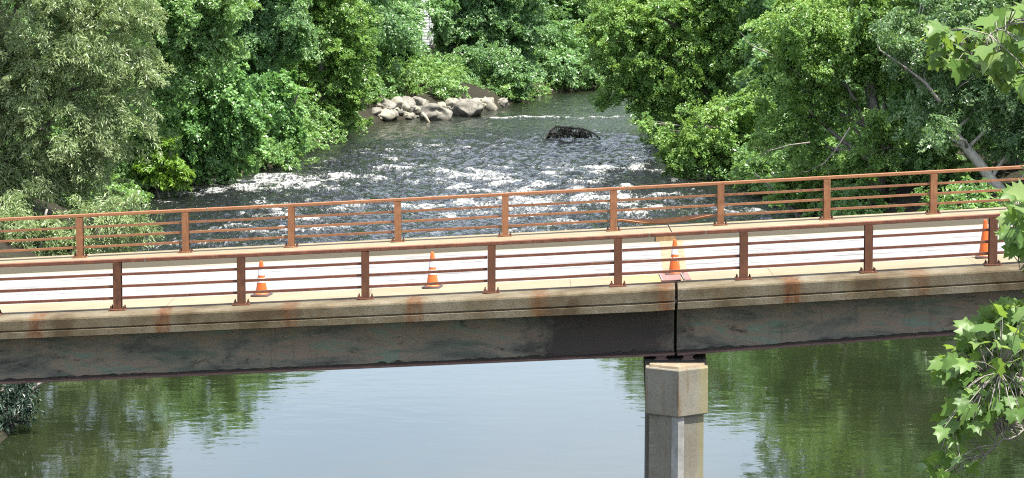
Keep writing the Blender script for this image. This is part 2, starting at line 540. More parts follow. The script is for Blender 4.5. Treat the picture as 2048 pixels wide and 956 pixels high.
# unseen broken cloud, added to pale the reflected sky and lift the shadows
tc_ = wt.nodes.new('ShaderNodeTexCoord')
mp_ = wt.nodes.new('ShaderNodeMapping'); mp_.inputs['Scale'].default_value = (1, 1, 2.6)
cn = wt.nodes.new('ShaderNodeTexNoise'); cn.inputs['Scale'].default_value = 2.4; cn.inputs['Detail'].default_value = 6; cn.inputs['Roughness'].default_value = 0.55
cr = wt.nodes.new('ShaderNodeMapRange'); cr.inputs[1].default_value = 0.40; cr.inputs[2].default_value = 0.66; cr.inputs[3].default_value = 0.18; cr.inputs[4].default_value = 0.85
cm = wt.nodes.new('ShaderNodeMix'); cm.data_type = 'RGBA'
wt.links.new(tc_.outputs['Generated'], mp_.inputs['Vector']); wt.links.new(mp_.outputs[0], cn.inputs['Vector'])
wt.links.new(cn.outputs['Fac'], cr.inputs[0]); wt.links.new(cr.outputs[0], cm.inputs[0])
wt.links.new(sky.outputs[0], cm.inputs[6]); cm.inputs[7].default_value = (4.5, 4.7, 5.05, 1)
wt.links.new(cm.outputs[2], wt.nodes['Background'].inputs['Color'])
w.node_tree.nodes['Background'].inputs['Strength'].default_value = 0.148
sl = bpy.data.lights.new('sun', 'SUN')
sl.energy = 5.0
sl.angle = math.radians(0.53)
sl.color = (1.0, 0.955, 0.88)
so = bpy.data.objects.new('sun', sl)
so.rotation_euler = SUN.to_track_quat('Z', 'Y').to_euler()
so.location = (60, -30, 120)
C.objects.link(so)
SC.view_settings.view_transform = 'Standard'
SC.view_settings.look = 'None'
SC.view_settings.gamma = 1.0
SC.view_settings.exposure = 1.6
SC.cycles.use_denoising = False
SC.cycles.filter_width = 1.1
SC.cycles.max_bounces = 10
SC.cycles.diffuse_bounces = 6
SC.cycles.glossy_bounces = 3
SC.cycles.transmission_bounces = 3
SC.cycles.sample_clamp_indirect = 2.5
SC.cycles.sample_clamp_direct = 6

# ------------------------------------------------------------------ river and ground
LB = [(-40, -120), (-30, -50), (-22, 0), (-16, 40), (-14.2, 70), (-16, 90), (-18.5, 110), (-21, 135), (-20.8, 143), (-17.6, 147.5),
      (-15, 151), (-13.3, 167), (-10.5, 192), (-6.8, 199), (-2.5, 203), (-0.2, 213), (3, 228), (7.2, 234), (20, 241), (60, 252), (170, 270)]
RB = [(4, -120), (4, 8), (5.5, 30), (10, 45), (17, 62), (22, 87), (19.5, 102), (17, 117), (15.8, 128), (12.6, 145), (11, 165), (10.6, 185), (11.5, 208), (15, 218), (25, 224), (60, 234), (170, 250)]
POLY = np.array(LB + RB[::-1], dtype=float)

def river_sd(x, y):
    """signed distance to the river's edge, negative over the water"""
    pts = np.stack([x, y], -1)
    best = np.full(x.shape, 1e9)
    inside = np.zeros(x.shape, bool)
    n = len(POLY)
    for i in range(n):
        a, b = POLY[i], POLY[(i + 1) % n]
        ab = b - a
        tt = np.clip(((pts - a) @ ab) / (ab @ ab), 0, 1)
        d = np.linalg.norm(pts - (a + tt[..., None] * ab), axis=-1)
        best = np.minimum(best, d)
        c = ((a[1] > y) != (b[1] > y)) & (x < (b[0] - a[0]) * (y - a[1]) / (b[1] - a[1] + 1e-12) + a[0])
        inside ^= c
    return np.where(inside, -best, best)

def ground_z(x, y):
    d = river_sd(x, y)
    z = np.where(d < 0, np.maximum(-1.6, d * 0.5), 0)
    dp = np.maximum(d, 0)
    z = z + 1.3 * (1 - np.exp(-dp / 1.6)) + 3.2 * (1 - np.exp(-dp / 16)) + 5.0 * (1 - np.exp(-dp / 140))
    z = z - 0.06
    return z + 0.25 * np.sin(x * 0.7 + 1.3) * np.sin(y * 0.53) * np.clip(dp / 4, 0, 1)

def grid_obj(name, xs, ys, zf, mat, attrs=None, smooth=True):
    xs, ys = np.asarray(xs, float), np.asarray(ys, float)
    X, Y = np.meshgrid(xs, ys)
    Z, at = zf(X, Y)
    nx, ny = len(xs), len(ys)
    idx = np.arange(nx * ny).reshape(ny, nx)
    q = np.stack([idx[:-1, :-1], idx[:-1, 1:], idx[1:, 1:], idx[1:, :-1]], -1).reshape(-1, 4)
    v = np.stack([X, Y, Z], -1).reshape(-1, 3)
    return mesh_np(name, v, q.ravel(), np.full(len(q), 4), mat, smooth=smooth, attrs={k: a.ravel() for k, a in at.items()})

def spaced(a, b, s):
    return list(np.arange(a, b, s))
gx = [-2500, -1200, -600, -300, -180, -120, -90] + spaced(-70, 70, 1.4) + [75, 90, 120, 160, 220, 300, 600, 1200, 2500]
gy = [-600, -300, -160, -100] + spaced(-80, 300, 1.6) + [305, 320, 350, 400, 500, 700, 1000, 1600, 2600, 4000]
tag(grid_obj('ground', gx, gy, lambda X, Y: (ground_z(X, Y), {}), M['ground']), kind='structure')

def wave(X, Y):
    sh = X.shape
    xf, yf = X.ravel(), Y.ravel()
    n = len(xf)
    h = np.zeros(n); foam = np.zeros(n)
    # how broken the water is: still pool near the bridge, rapids from about 100 m on
    br = np.clip((yf - 92) / 22, 0, 1)
    br = br * br * (3 - 2 * br)
    far = np.clip((yf - 172) / 18, 0, 1)
    amp = br * (1 - 0.62 * far)
    amp *= np.where(np.abs(xf) > 40, 0.2, 1)
    for i in range(n):
        a = amp[i]
        if a < 0.01: continue
        x, y = xf[i], yf[i]
        if x < -26 or x > 24:
            continue
        big = mnoise.noise((x * 0.16 + 3, y * 0.19, 0.3))
        m = mnoise.noise((x * 0.85, y * 0.55, 1.7))
        s = 1 - 2 * abs(mnoise.noise((x * 1.15 + m * 0.6, y * 0.85 + big, 5.1)))
        s2 = mnoise.noise((x * 1.9, y * 2.1, 9.0))
        h[i] = a * (0.14 * big + 0.17 * m + 0.115 * s * s * (1 if s > 0 else -0.4) + 0.06 * s2)
        zone = mnoise.noise((x * 0.085 + 8.1, y * 0.07 + 2.2, 2.0)) + 0.45 * mnoise.noise((x * 0.24, y * 0.2, 7.0))
        f = 0.44 + 0.50 * zone + 0.55 * max(0, m + 0.25 * s)
        foam[i] = f
    # strongest white water where the photo has it
    zone = np.exp(-((yf - 142) / 27) ** 2) * np.clip(1 - ((xf + 4) / 20) ** 4, 0, 1)
    foam = foam * (0.72 + 0.5 * zone) * np.clip((yf - 100) / 14, 0, 1) ** 0.5 + 0.06 * zone
    foam *= 1 - 0.55 * far
    # the low white ledge upstream of the snag
    lw = 0.78 + 0.22 * np.sin(xf * 1.7 + 0.6 * np.sin(xf * 3.1)) ** 2
    ledge = lw * np.exp(-((yf - (196 + 0.10 * xf + 0.9 * np.sin(xf * 0.9) + 0.5 * np.sin(xf * 2.3))) / 1.3) ** 2) * np.clip((xf + 3.5) / 2, 0, 1) * np.clip((16 - xf) / 3, 0, 1)
    foam = np.maximum(foam, ledge * 1.05)
    h += ledge * 0.16
    # slick tongues beside the banks
    sd = river_sd(xf, yf)
    edge = np.clip(-sd / 3.0, 0, 1)
    foam *= 0.25 + 0.75 * edge
    h *= 0.3 + 0.7 * edge
    slick = np.exp(-((xf + 8.5) / 3.6) ** 2 - ((yf - 181) / 11) ** 2)
    foam *= 1 - 0.85 * slick
    h *= 1 - 0.6 * slick
    rapid = np.clip(amp * (1 - 0.55 * slick), 0, 1)
    return h.reshape(sh), {'rapid': rapid.reshape(sh), 'foam': np.clip(foam, 0, 1).reshape(sh)}

wx = [-220, -120, -60, -34] + spaced(-26, 24, 0.2) + [30, 45, 70, 110, 180]
wy = [-130, -60, -20, 20, 50, 64, 76, 84, 90] + spaced(94, 118, 0.3) + spaced(118, 200, 0.26) + spaced(200, 240, 0.4) + [246, 256, 280]
tag(grid_obj('river', wx, wy, wave, M['water']), kind='structure')

# ------------------------------------------------------------------ the bridge
YN, YFAR = 49.0, 58.0              # railing planes
Y_FRONT = 48.36                    # face of the near edge beam
Y_KERB = 50.46                     # back edge of the near sidewalk
Y_WALK = 57.1                      # front edge of the far kerb walk
Y_BACK = 58.55

def interp_line(fn, Y, lo=-700, hi=2800, n=60):
    pts = [P(x, fn(x), Y) for x in np.linspace(lo, hi, n)]
    xs = np.array([p.x for p in pts]); zs = np.array([p.z for p in pts])
    return lambda X: float(np.interp(X, xs, zs))

def px_quad(x):
    d = x - 1024.0
    d2 = max(-1100, min(1100, d))
    q = 584.4 - 0.0505 * d - 4.86e-6 * d2 * d2
    return q
deck = interp_line(px_quad, 48.88)                     # top of the near sidewalk
far_top = interp_line(lambda x: 473.4 - 0.0512 * (x - 1010) - 1.5e-6 * min(1100, max(-1100, x - 1010)) ** 2, 57.88)
fb = ([-700, 0, 230, 960, 1345, 1365, 1420, 1950, 2048, 2800], [714, 680, 670, 639, 622, 620, 616.6, 585.8, 580, 538])
beam_bot = interp_line(lambda x: float(np.interp(x, *fb)), Y_FRONT)
gl = interp_line(lambda x: 768.7 - 0.0432 * x, 49.14)
gr = interp_line(lambda x: 708.5 - 0.0735 * (x - 1390), 49.14)
def XJ(Y): return 3.17 + (Y - Y_FRONT) * 0.05          # the slightly skewed expansion joint
GAP = 0.027
ENDX = 34.0

def road_z(X, Y):
    t = (Y - Y_KERB) / (Y_WALK - Y_KERB)
    return (deck(X) - 0.17) * (1 - t) + (far_top(X) - 0.20) * t

bridge = empty('bridge', (3.2, 53, 0), 'steel girder road bridge with a stained concrete edge crossing the river on one pier', 'bridge')
def bpart(mb, name, mat, **kw):
    o = mb.build(name, mat, None, **kw)
    o.parent = bridge
    o.matrix_parent_inverse = bridge.matrix_basis.inverted()
    return o
def sub(o, parent):
    o.parent = parent
    return o

def xs_span(a, b, step=1.0):
    n = max(2, int(abs(b - a) / step) + 1)
    return list(np.linspace(a, b, n))

spans = [(-ENDX, -1), (ENDX, 1)]
for end, side in spans:
    # concrete edge beam with its drip groove
    mb = MB(); rings = []
    xj = XJ(Y_FRONT) + side * GAP
    xs = xs_span(xj, end, 0.5)
    for k, X in enumerate(xs):
        z, zb = deck(X), beam_bot(X)
        t = z - zb
        wob = 0.004 * math.sin(X * 2.1) + 0.003 * math.sin(X * 5.7)
        r = 0.03 if k == 0 else 0.0
        prof = [(49.24, 0), (Y_FRONT + 0.05, -0.01), (Y_FRONT + 0.012, -0.028), (Y_FRONT, -0.055 - abs(wob)), (Y_FRONT + 0.003, -0.575 * t),
                (Y_FRONT + 0.05, -0.59 * t), (Y_FRONT + 0.05, -0.645 * t), (Y_FRONT - 0.006, -0.675 * t),
                (Y_FRONT - 0.004, -0.97 * t), (Y_FRONT + 0.02, -t), (Y_FRONT + 0.3, -t + 0.015), (49.24, -t + 0.015)]
        rings.append([(X + (Y - Y_FRONT) * 0.05, Y + (r if Y < Y_FRONT + 0.1 else 0), z + dz) for Y, dz in prof])
    mb.sweep(rings)
    bpart(mb, 'edge_beam', M['fascia'])
    # girder: web, flanges and a line of debris on the bottom flange
    gz = gl if side < 0 else gr
    mb = MB(); mf = MB(); rw, rf, rt = [], [], []
    xs = xs_span(XJ(49.4) + side * 0.028, end, 0.8)
    for X in xs:
        zb = gz(X); zt = beam_bot(X) + 0.012
        rw.append([(X, 49.40, zb + 0.045), (X, 49.40, zt), (X, 49.425, zt), (X, 49.425, zb + 0.045)])
        rf.append([(X, 49.14, zb), (X, 49.14, zb + 0.042), (X, 49.68, zb + 0.042), (X, 49.68, zb)])
        rt.append([(X, 49.26, zt - 0.03), (X, 49.26, zt - 0.003), (X, 49.397, zt - 0.003), (X, 49.397, zt - 0.03)])
    mb.sweep(rw)
    g = bpart(mb, 'girder', M['girder'])
    mf.sweep(rf); sub(mf.build('bottom_flange', M['flange']), g)
    mt = MB(); mt.sweep(rt); sub(mt.build('top_flange', M['flange']), g)
    # clods and flaked paint lying along the flange
    md = MB()
    rd = random.Random(5 + side)
    rings = []
    lo_, hi_ = min(xs[0], xs[-1]), max(xs[0], xs[-1])
    for X in np.arange(lo_, hi_, 0.05):
        X = float(X)
        hh = 0.006 + 0.09 * max(0.0, mnoise.noise((X * 1.1, 2.0 + side, 0)) + 0.25) * max(0.0, 0.5 + 1.2 * mnoise.noise((X * 6.0, 7.0, side)))
        z0 = gz(X) + 0.043
        rings.append([(X, 49.345 - hh * 0.6, z0), (X, 49.37, z0 + hh * 0.8), (X, 49.397, z0 + hh), (X, 49.397, z0)])
    md.sweep(rings)
    sub(md.build('flange_debris', M['dark_tone']), g)

# deck slab below the road and the walks
mb = MB(); rings = []
for X in xs_span(-ENDX, ENDX, 1.0):
    z0, z1 = road_z(X, Y_KERB), road_z(X, Y_WALK)
    rings.append([(X, 49.245, z0 - 0.03), (X, Y_BACK - 0.2, z1 - 0.03), (X, Y_BACK - 0.2, z1 - 0.22), (X, 49.45, z0 - 0.2), (X, 49.245, z0 - 0.2)])
mb.sweep(rings)
bpart(mb, 'deck_slab', M['kerb'])
# bottom girder line on the far side
mb = MB(); rings = []
for X in xs_span(-ENDX, ENDX, 1.0):
    z1 = road_z(X, Y_WALK) - 0.225
    rings.append([(X, 57.4, z1), (X, 57.43, z1), (X, 57.43, z1 - 1.1), (X, 57.4, z1 - 1.1)])
mb.sweep(rings)
bpart(mb, 'girder', M['girder'])

# sidewalk (near), road, kerb walk (far) : the setting
for end, side in spans:
    mb = MB(); rings = []
    for X in xs_span(0, end, 0.6) if False else xs_span(XJ(49.9) + side * 0.01, end, 0.6):
        z = deck(X)
        rings.append([(X, 49.245, z - 0.001), (X, Y_KERB - 0.03, z - 0.004), (X, Y_KERB, z - 0.03), (X, Y_KERB + 0.02, z - 0.2), (X, 49.245, z - 0.2)])
    mb.sweep(rings)
    tag(mb.build('pavement', M['sidewalk']), kind='structure')
mb = MB(); rings = []
for X in xs_span(-ENDX, ENDX, 0.6):
    rings.append([(X, Y_KERB, road_z(X, Y_KERB)), (X, 53.8, road_z(X, 53.8) + 0.05), (X, Y_WALK + 0.02, road_z(X, Y_WALK)),
                  (X, Y_WALK + 0.02, road_z(X, Y_WALK) - 0.026), (X, Y_KERB, road_z(X, Y_KERB) - 0.026)])
mb.sweep(rings)
tag(mb.build('road', M['road']), kind='structure')
for end, side in spans:
    mb = MB(); rings = []
    xs = xs_span(XJ(57.5) + side * 0.012, end, 0.4)
    for k, X in enumerate(xs):
        z = far_top(X)
        j = 0.012 * mnoise.noise((X * 1.7, 3.3, 0))
        rings.append([(X, Y_WALK + 0.012 + j, z - 0.215), (X, Y_WALK + 0.02 + j, z - 0.05), (X, Y_WALK + 0.06 + j, z - 0.006), (X, Y_BACK, z), (X, Y_BACK, z - 0.215)])
    mb.sweep(rings)
    mb2 = MB()
    bpart(mb, 'kerb_walk', M['kerb'])
    mb2 = MB(); rings = []
    for X in xs:
        z = far_top(X)
        rings.append([(X, Y_BACK - 0.19, z - 0.218), (X, Y_BACK - 0.02, z - 0.218), (X, Y_BACK - 0.02, z - 0.6), (X, Y_BACK - 0.19, z - 0.6)])
    mb2.sweep(rings)
    bpart(mb2, 'edge_beam', M['fascia'])

# expansion joint: concrete headers with ragged edges, rubber seal, steel cover on the walk, kerb cover
rj = random.Random(3)
mb = MB()
ny = 26
ringL = []
for i in range(ny + 1):
    Y = Y_KERB + 0.03 + (Y_WALK - Y_KERB - 0.05) * i / ny
    a = XJ(Y) - 0.23 - abs(rj.gauss(0, 0.012)); b = XJ(Y) + 0.25 + abs(rj.gauss(0, 0.008))
    zz = 0.05 * max(0.0, 1 - abs((Y - 53.8) / 3.34))
    ringL.append([(a, Y, road_z(a, Y) + zz + 0.006), (b, Y, road_z(b, Y) + zz + 0.006), (b, Y, road_z(b, Y) + zz - 0.02), (a, Y, road_z(a, Y) + zz - 0.02)])
mb.sweep(ringL)
bpart(mb, 'joint_header', M['header'])
mb = MB(); ringL = []
for i in range(9):
    Y = Y_KERB + 0.03 + (Y_WALK - Y_KERB - 0.05) * i / 8
    a, b = XJ(Y) + 0.05, XJ(Y) + 0.11
    zz = 0.05 * max(0.0, 1 - abs((Y - 53.8) / 3.34))
    ringL.append([(a, Y, road_z(a, Y) + zz + 0.012), (b, Y, road_z(b, Y) + zz + 0.012), (b, Y, road_z(b, Y) + zz - 0.01), (a, Y, road_z(a, Y) + zz - 0.01)])
mb.sweep(ringL)
bpart(mb, 'joint_seal', M['joint_steel'])
mb = MB()
z = deck(3.2)
sl_ = 0.052
mb.add([(2.93, 49.27, z - 0.012 + 0.006), (3.32, 49.25, z + 0.012 + 0.006), (3.36, 50.42, z + 0.012 + 0.006), (2.97, 50.42, z - 0.01 + 0.006),
        (2.93, 49.27, z - 0.012 + 0.02), (3.32, 49.25, z + 0.012 + 0.02), (3.36, 50.42, z + 0.012 + 0.02), (2.97, 50.42, z - 0.01 + 0.02)],
       [(0, 3, 2, 1), (4, 5, 6, 7), (0, 1, 5, 4), (1, 2, 6, 5), (2, 3, 7, 6), (3, 0, 4, 7)])
pl = bpart(mb, 'joint_cover_plate', M['joint_steel'])
for xa, xb in ((2.945, 2.962), (3.37, 3.385)):
    m2 = MB(); m2.box(xa, xb, 49.27, 50.43, deck(xa) + 0.004, deck(xa) + 0.03, 0.001)
    sub(m2.build('plate_edge', M['nosing']), pl)
m2 = MB(); m2.box(3.40, 3.52, 49.27, 50.43, deck(3.4) + 0.002, deck(3.4) + 0.012, 0.006)
bpart(m2, 'joint_cover_plate', M['joint_steel'])
mb = MB()
za = far_top(3.4)
mb.box(XJ(57.1) - 0.34, XJ(57.1) + 0.10, 57.085, 57.105, za - 0.20, za - 0.01, 0.02)
bpart(mb, 'kerb_joint_plate', m_rust('kerb_plate_steel', (0.16, 0.09, 0.04), (0.24, 0.15, 0.07), (0.32, 0.21, 0.11)))

# the pier
pier_e = MB()
NX = 3.17
zc_top = P(1359, 741, 48.0).z
zc_bot = P(1359, 835, 48.0).z
def nose_ring(hw, tipY, depth, z, y_back=59.4, shift=0.0):
    c = NX + 0.03
    return [(c - hw, tipY + depth, z), (c, tipY, z), (c + hw * 0.97, tipY + depth, z),
            (c + hw * 0.97 + 0.5, y_back, z), (c + 0.5, y_back + depth, z), (c - hw + 0.5, y_back, z)]
mb = MB()
mb.sweep([nose_ring(0.60, 48.0, 0.40, zc_bot), nose_ring(0.615, 47.985, 0.41, zc_bot + 0.02), nose_ring(0.615, 47.985, 0.41, zc_top - 0.02), nose_ring(0.60, 48.0, 0.40, zc_top)])
pc = bpart(mb, 'pier_cap', M['pier'])
mb = MB()
mb.sweep([nose_ring(0.545, 48.06, 0.36, -2.0), nose_ring(0.535, 48.06, 0.36, zc_bot - 0.001)])
bpart(mb, 'pier_stem', M['pier'])
# raised bearing seat on the cap
mb = MB()
def seat_ring(hw, tipY, z, back=48.70):
    c = NX + 0.03
    return [(c - hw, tipY + 0.34, z), (c, tipY, z), (c + hw, tipY + 0.34, z), (c + hw + 0.01, back, z), (c - hw + 0.01, back, z)]
mb.sweep([seat_ring(0.54, 48.10, zc_top - 0.002), seat_ring(0.53, 48.115, zc_top + 0.045)])
sub(mb.build('bearing_seat', m_simple('seat_mortar', (0.19, 0.145, 0.095), 0.9, 0.3, 6)), pc)
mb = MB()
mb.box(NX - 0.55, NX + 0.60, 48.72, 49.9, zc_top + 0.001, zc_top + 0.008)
sub(mb.build('bearing_shade_sheet', M['dark_tone']), pc)  # dark sheet painted in for the bridge's shade on the cap
# steel cutwater on the stem's nose
mb = MB()
nd = 0.36 / 0.535
for s in (-1, 1):
    c = NX + 0.03
    w_ = 0.115
    za_, zb_ = -2.0, zc_bot - 0.004
    a0 = Vector((c, 48.045, 0)); a1 = Vector((c + s * w_, 48.045 + w_ * nd, 0))
    nrm = Vector((s * nd, -1, 0)).normalized() * 0.012
    q = [a0, a1, a1 + nrm, Vector((c, 48.045 - 0.014, 0))]
    mb2 = MB()
    mb2.sweep([[(p.x, p.y, za_) for p in q], [(p.x, p.y, zb_) for p in q]])
    bpart(mb2, 'steel_cutwater', M['nosing'])
for xc, gz in ((2.93, gl), (3.46, gr)):
    mb = MB()
    zt = gz(xc)
    mb.box(xc - 0.09, xc + 0.09, 49.18, 49.62, zc_top + 0.034, zt - 0.026)
    mb.box(xc - 0.125, xc + 0.125, 49.14, 49.66, zc_top + 0.009, zc_top + 0.033)
    mb.box(xc - 0.11, xc + 0.11, 49.17, 49.66, zt - 0.025, zt - 0.002)
    b_ = bpart(mb, 'bearing', M['flange'])

# ------------------------------------------------------------------ railings
POST_NEAR = [236, 483, 731, 983, 1236, 1487, 1736, 1985]
POST_FAR = [161, 372, 583, 796, 1010, 1227, 1441, 1653, 1866]
def post_xs(pxs, Y, ztop, n_extra=4):
    out = []
    for x in pxs:
        p = P(x, px_quad(x) if Y < 53 else 473.4 - 0.0512 * (x - 1010), Y)
        out.append(p.x)
    step = (out[-1] - out[0]) / (len(out) - 1)
    for k in range(n_extra):
        out.insert(0, out[0] - step); out.append(out[-1] + step)
    return out

def railing(Y, ztop, pxs, label, mat_post, mat_rail, bent=False, facing=-1):
    xs = post_xs(pxs, Y, ztop)
    root = empty('bridge_railing', (xs[0], Y, ztop(xs[0])), label, 'railing', 'rusted steel bridge railings')
    inv = root.matrix_basis.inverted()
    def put(o, par=root):
        o.parent = par
        o.matrix_parent_inverse = root.matrix_basis.inverted() if par is root else par.matrix_basis.inverted()
        return o
    proto = None
    for i, X in enumerate(xs):
        z = ztop(X)
        if proto is None:
            m = MB()
            m.box(-0.077, 0.077, -0.085, -0.071, 0.022, 0.925)
            m.box(-0.077, 0.077, 0.071, 0.085, 0.022, 0.925)
            m.box(-0.006, 0.006, -0.071, 0.071, 0.022, 0.925)
            proto = m.build('post', mat_post)
            m = MB(); m.box(-0.165, 0.165, -0.13, 0.13, 0.0, 0.021)
            bp_ = m.build('base_plate', mat_rail, proto)
            m = MB()
            for s in (-1, 1):
                m = MB()
                m.lathe([(0.026, 0.021), (0.026, 0.045), (0.014, 0.046), (0.013, 0.085), (0.006, 0.092)], (s * 0.125, -0.085, 0), 8)
                m.build('anchor_bolt', M['bolt'], proto)
                m = MB()
                m.lathe([(0.026, 0.021), (0.026, 0.045), (0.014, 0.046), (0.013, 0.085), (0.006, 0.092)], (s * 0.125, 0.085, 0), 8)
                m.build('anchor_bolt', M['bolt'], proto)
            o = proto
        else:
            o = copy_tree(proto)
        o.parent = root
        o.matrix_parent_inverse.identity()
        o.location = (X - xs[0], 0, z - ztop(xs[0]))
        o.rotation_euler = (random.uniform(-.006, .006), random.uniform(-.007, .007), random.uniform(-.03, .03))
    # top rail: one long tube with splice sleeves
    m = MB(); rings = []
    for X in xs_span(xs[0] - 0.4, xs[-1] + 0.4, 0.8):
        z = ztop(X)
        rings.append([(X, Y - 0.05, z + 0.930), (X, Y - 0.056, z + 0.938), (X, Y - 0.056, z + 0.992), (X, Y - 0.048, z + 1.0),
                      (X, Y + 0.048, z + 1.0), (X, Y + 0.056, z + 0.992), (X, Y + 0.056, z + 0.938), (X, Y + 0.05, z + 0.930)])
    m.sweep(rings)
    put(m.build('top_rail', mat_rail))
    if True:
        for X in ((xs[4] + 0.55, xs[8] + 0.60, xs[9] - 0.75) if facing < 0 else (xs[5] + 0.5, xs[9] + 0.3)):
            m = MB(); z = ztop(X)
            m.box(X - 0.012, X + 0.012, Y - 0.058, Y + 0.058, z + 0.928, z + 1.003)
            put(m.build('rail_splice', M['kerb']))
    # three lower rails in every bay
    for i in range(len(xs) - 1):
        for lv, h in enumerate((0.695, 0.462, 0.232)):
            a, b = xs[i] + 0.079, xs[i + 1] - 0.079
            m = MB()
            za, zb = ztop(a), ztop(b)
            if bent and i == bent and lv == 2:
                rings = []
                n = 22
                for k in range(n + 1):
                    u = k / n
                    X = a + (b - a) * u
                    sag = 0.085 * math.sin(PI * u ** 0.85) ** 1.6
                    th = 0.95 * math.sin(PI * u) ** 0.7          # the bar is twisted over, showing its top
                    cz = za + (zb - za) * u + h - sag
                    cy = Y + 0.10 * math.sin(PI * u)
                    ct, st_ = math.cos(th), math.sin(th)
                    prof = [(-0.030 - 0.03 * math.sin(PI * u), -0.025), (-0.030 - 0.03 * math.sin(PI * u), 0.025), (0.030 + 0.03 * math.sin(PI * u), 0.025), (0.030 + 0.03 * math.sin(PI * u), -0.025)]
                    rings.append([(X, cy + p * ct - q * st_, cz + p * st_ + q * ct) for p, q in prof])
                m.sweep(rings)
                o = put(m.build('rail', mat_rail))
                o['label'] = 'bent and twisted bottom rail sagging between two posts'
            else:
                dip = 0.0
                m.sweep([[(X, Y - 0.030, z + h - 0.025), (X, Y - 0.030, z + h + 0.025), (X, Y + 0.030, z + h + 0.025), (X, Y + 0.030, z + h - 0.025)]
                         for X, z in ((a, za), ((a + b) / 2, ztop((a + b) / 2) - 0.002), (b, zb))])
                put(m.build('rail', mat_rail))
    return root
near_rail = railing(YN, deck, POST_NEAR, 'dark rusted steel railing on the near edge of the bridge, in front of the cones', M['rust_near'], M['rust_rail'])
far_rail = railing(YFAR, far_top, POST_FAR, 'orange rusted steel railing on the far edge of the bridge, with one bent lower rail', M['rust_far'], M['rust_far'], bent=9, facing=1)

# ------------------------------------------------------------------ traffic cones
def cone(px, Y, label, kind='striped', mat=None, h=0.70):
    X = P(px, 570, Y).x
    z = deck(X) - 0.004
    root = empty('traffic_cone', (X, Y, z), label, 'traffic cone', 'traffic cones along the sidewalk edge')
    root.rotation_euler.z = random.uniform(-0.3, 0.3)
    mat = mat or M['cone']
    m = MB()
    m.lathe([(0.185, 0.0), (0.185, 0.0)], n=4)
    m = MB()
    s = 0.178
    m.sweep([[(-s, -s, 0), (s, -s, 0), (s, s, 0), (-s, s, 0)], [(-s, -s, 0.026), (s, -s, 0.026), (s, s, 0.026), (-s, s, 0.026)],
             [(-s + .02, -s + .02, 0.04), (s - .02, -s + .02, 0.04), (s - .02, s - .02, 0.04), (-s + .02, s - .02, 0.04)]])
    m.build('base', M['cone_base'], root, bevel=0.004)
    rb, rt = 0.118, 0.034
    r_at = lambda zz: rb + (rt - rb) * (zz - 0.045) / (h - 0.045)
    m = MB()
    m.lathe([(0.135, 0.038), (0.132, 0.05), (rb, 0.062), (r_at(0.3), 0.3), (r_at(h - 0.02), h - 0.02), (rt * 0.9, h - 0.004), (rt * 0.6, h), (rt * 0.55, h - 0.02)])
    m.build('cone_body', mat, root, smooth=False)
    if kind != 'plain':
        for z0, z1, ragged in ((0.415, 0.575, 0), (0.27, 0.365, kind == 'torn')):
            m = MB()
            n = 28
            rr = random.Random(9)
            for zz in (0,):
                lo = [(z0 + (rr.uniform(0, 0.05) if ragged else 0)) for k in range(n)]
                hi = [(z1 - (rr.uniform(0, 0.04) if ragged else 0)) for k in range(n)]
                vs = []; fs = []
                for k in range(n):
                    a = 2 * PI * k / n
                    for zq, e in ((lo[k], 0.001), (lo[k] + 0.001, 0.004), (hi[k] - 0.001, 0.004), (hi[k], 0.001)):
                        r = r_at(zq) + e
                        vs.append((r * math.cos(a), r * math.sin(a), zq))
                for k in range(n):
                    j = (k + 1) % n
                    for q in range(3):
                        fs.append((4 * k + q, 4 * j + q, 4 * j + q + 1, 4 * k + q + 1))
                m.add(vs, fs)
            m.build('reflective_collar', M['collar'], root, smooth=False)
    return root
cone(523, 50.14, 'orange traffic cone with two white collars behind the second near post from the left', h=0.70)
cone(865, 50.14, 'bright orange traffic cone with clean white collars, standing mid bay near the bridge middle', mat=M['cone_b'], h=0.72)
cone(1349, 50.2, 'scuffed orange traffic cone with a torn lower collar beside the steel joint cover', 'torn', h=0.71)
cone(1968, 50.14, 'plain orange traffic cone without white collars, half behind a post at the right end', 'plain', h=0.76)

# ------------------------------------------------------------------ foliage
def unit(v):
    return v / np.maximum(np.linalg.norm(v, axis=-1, keepdims=True), 1e-9)

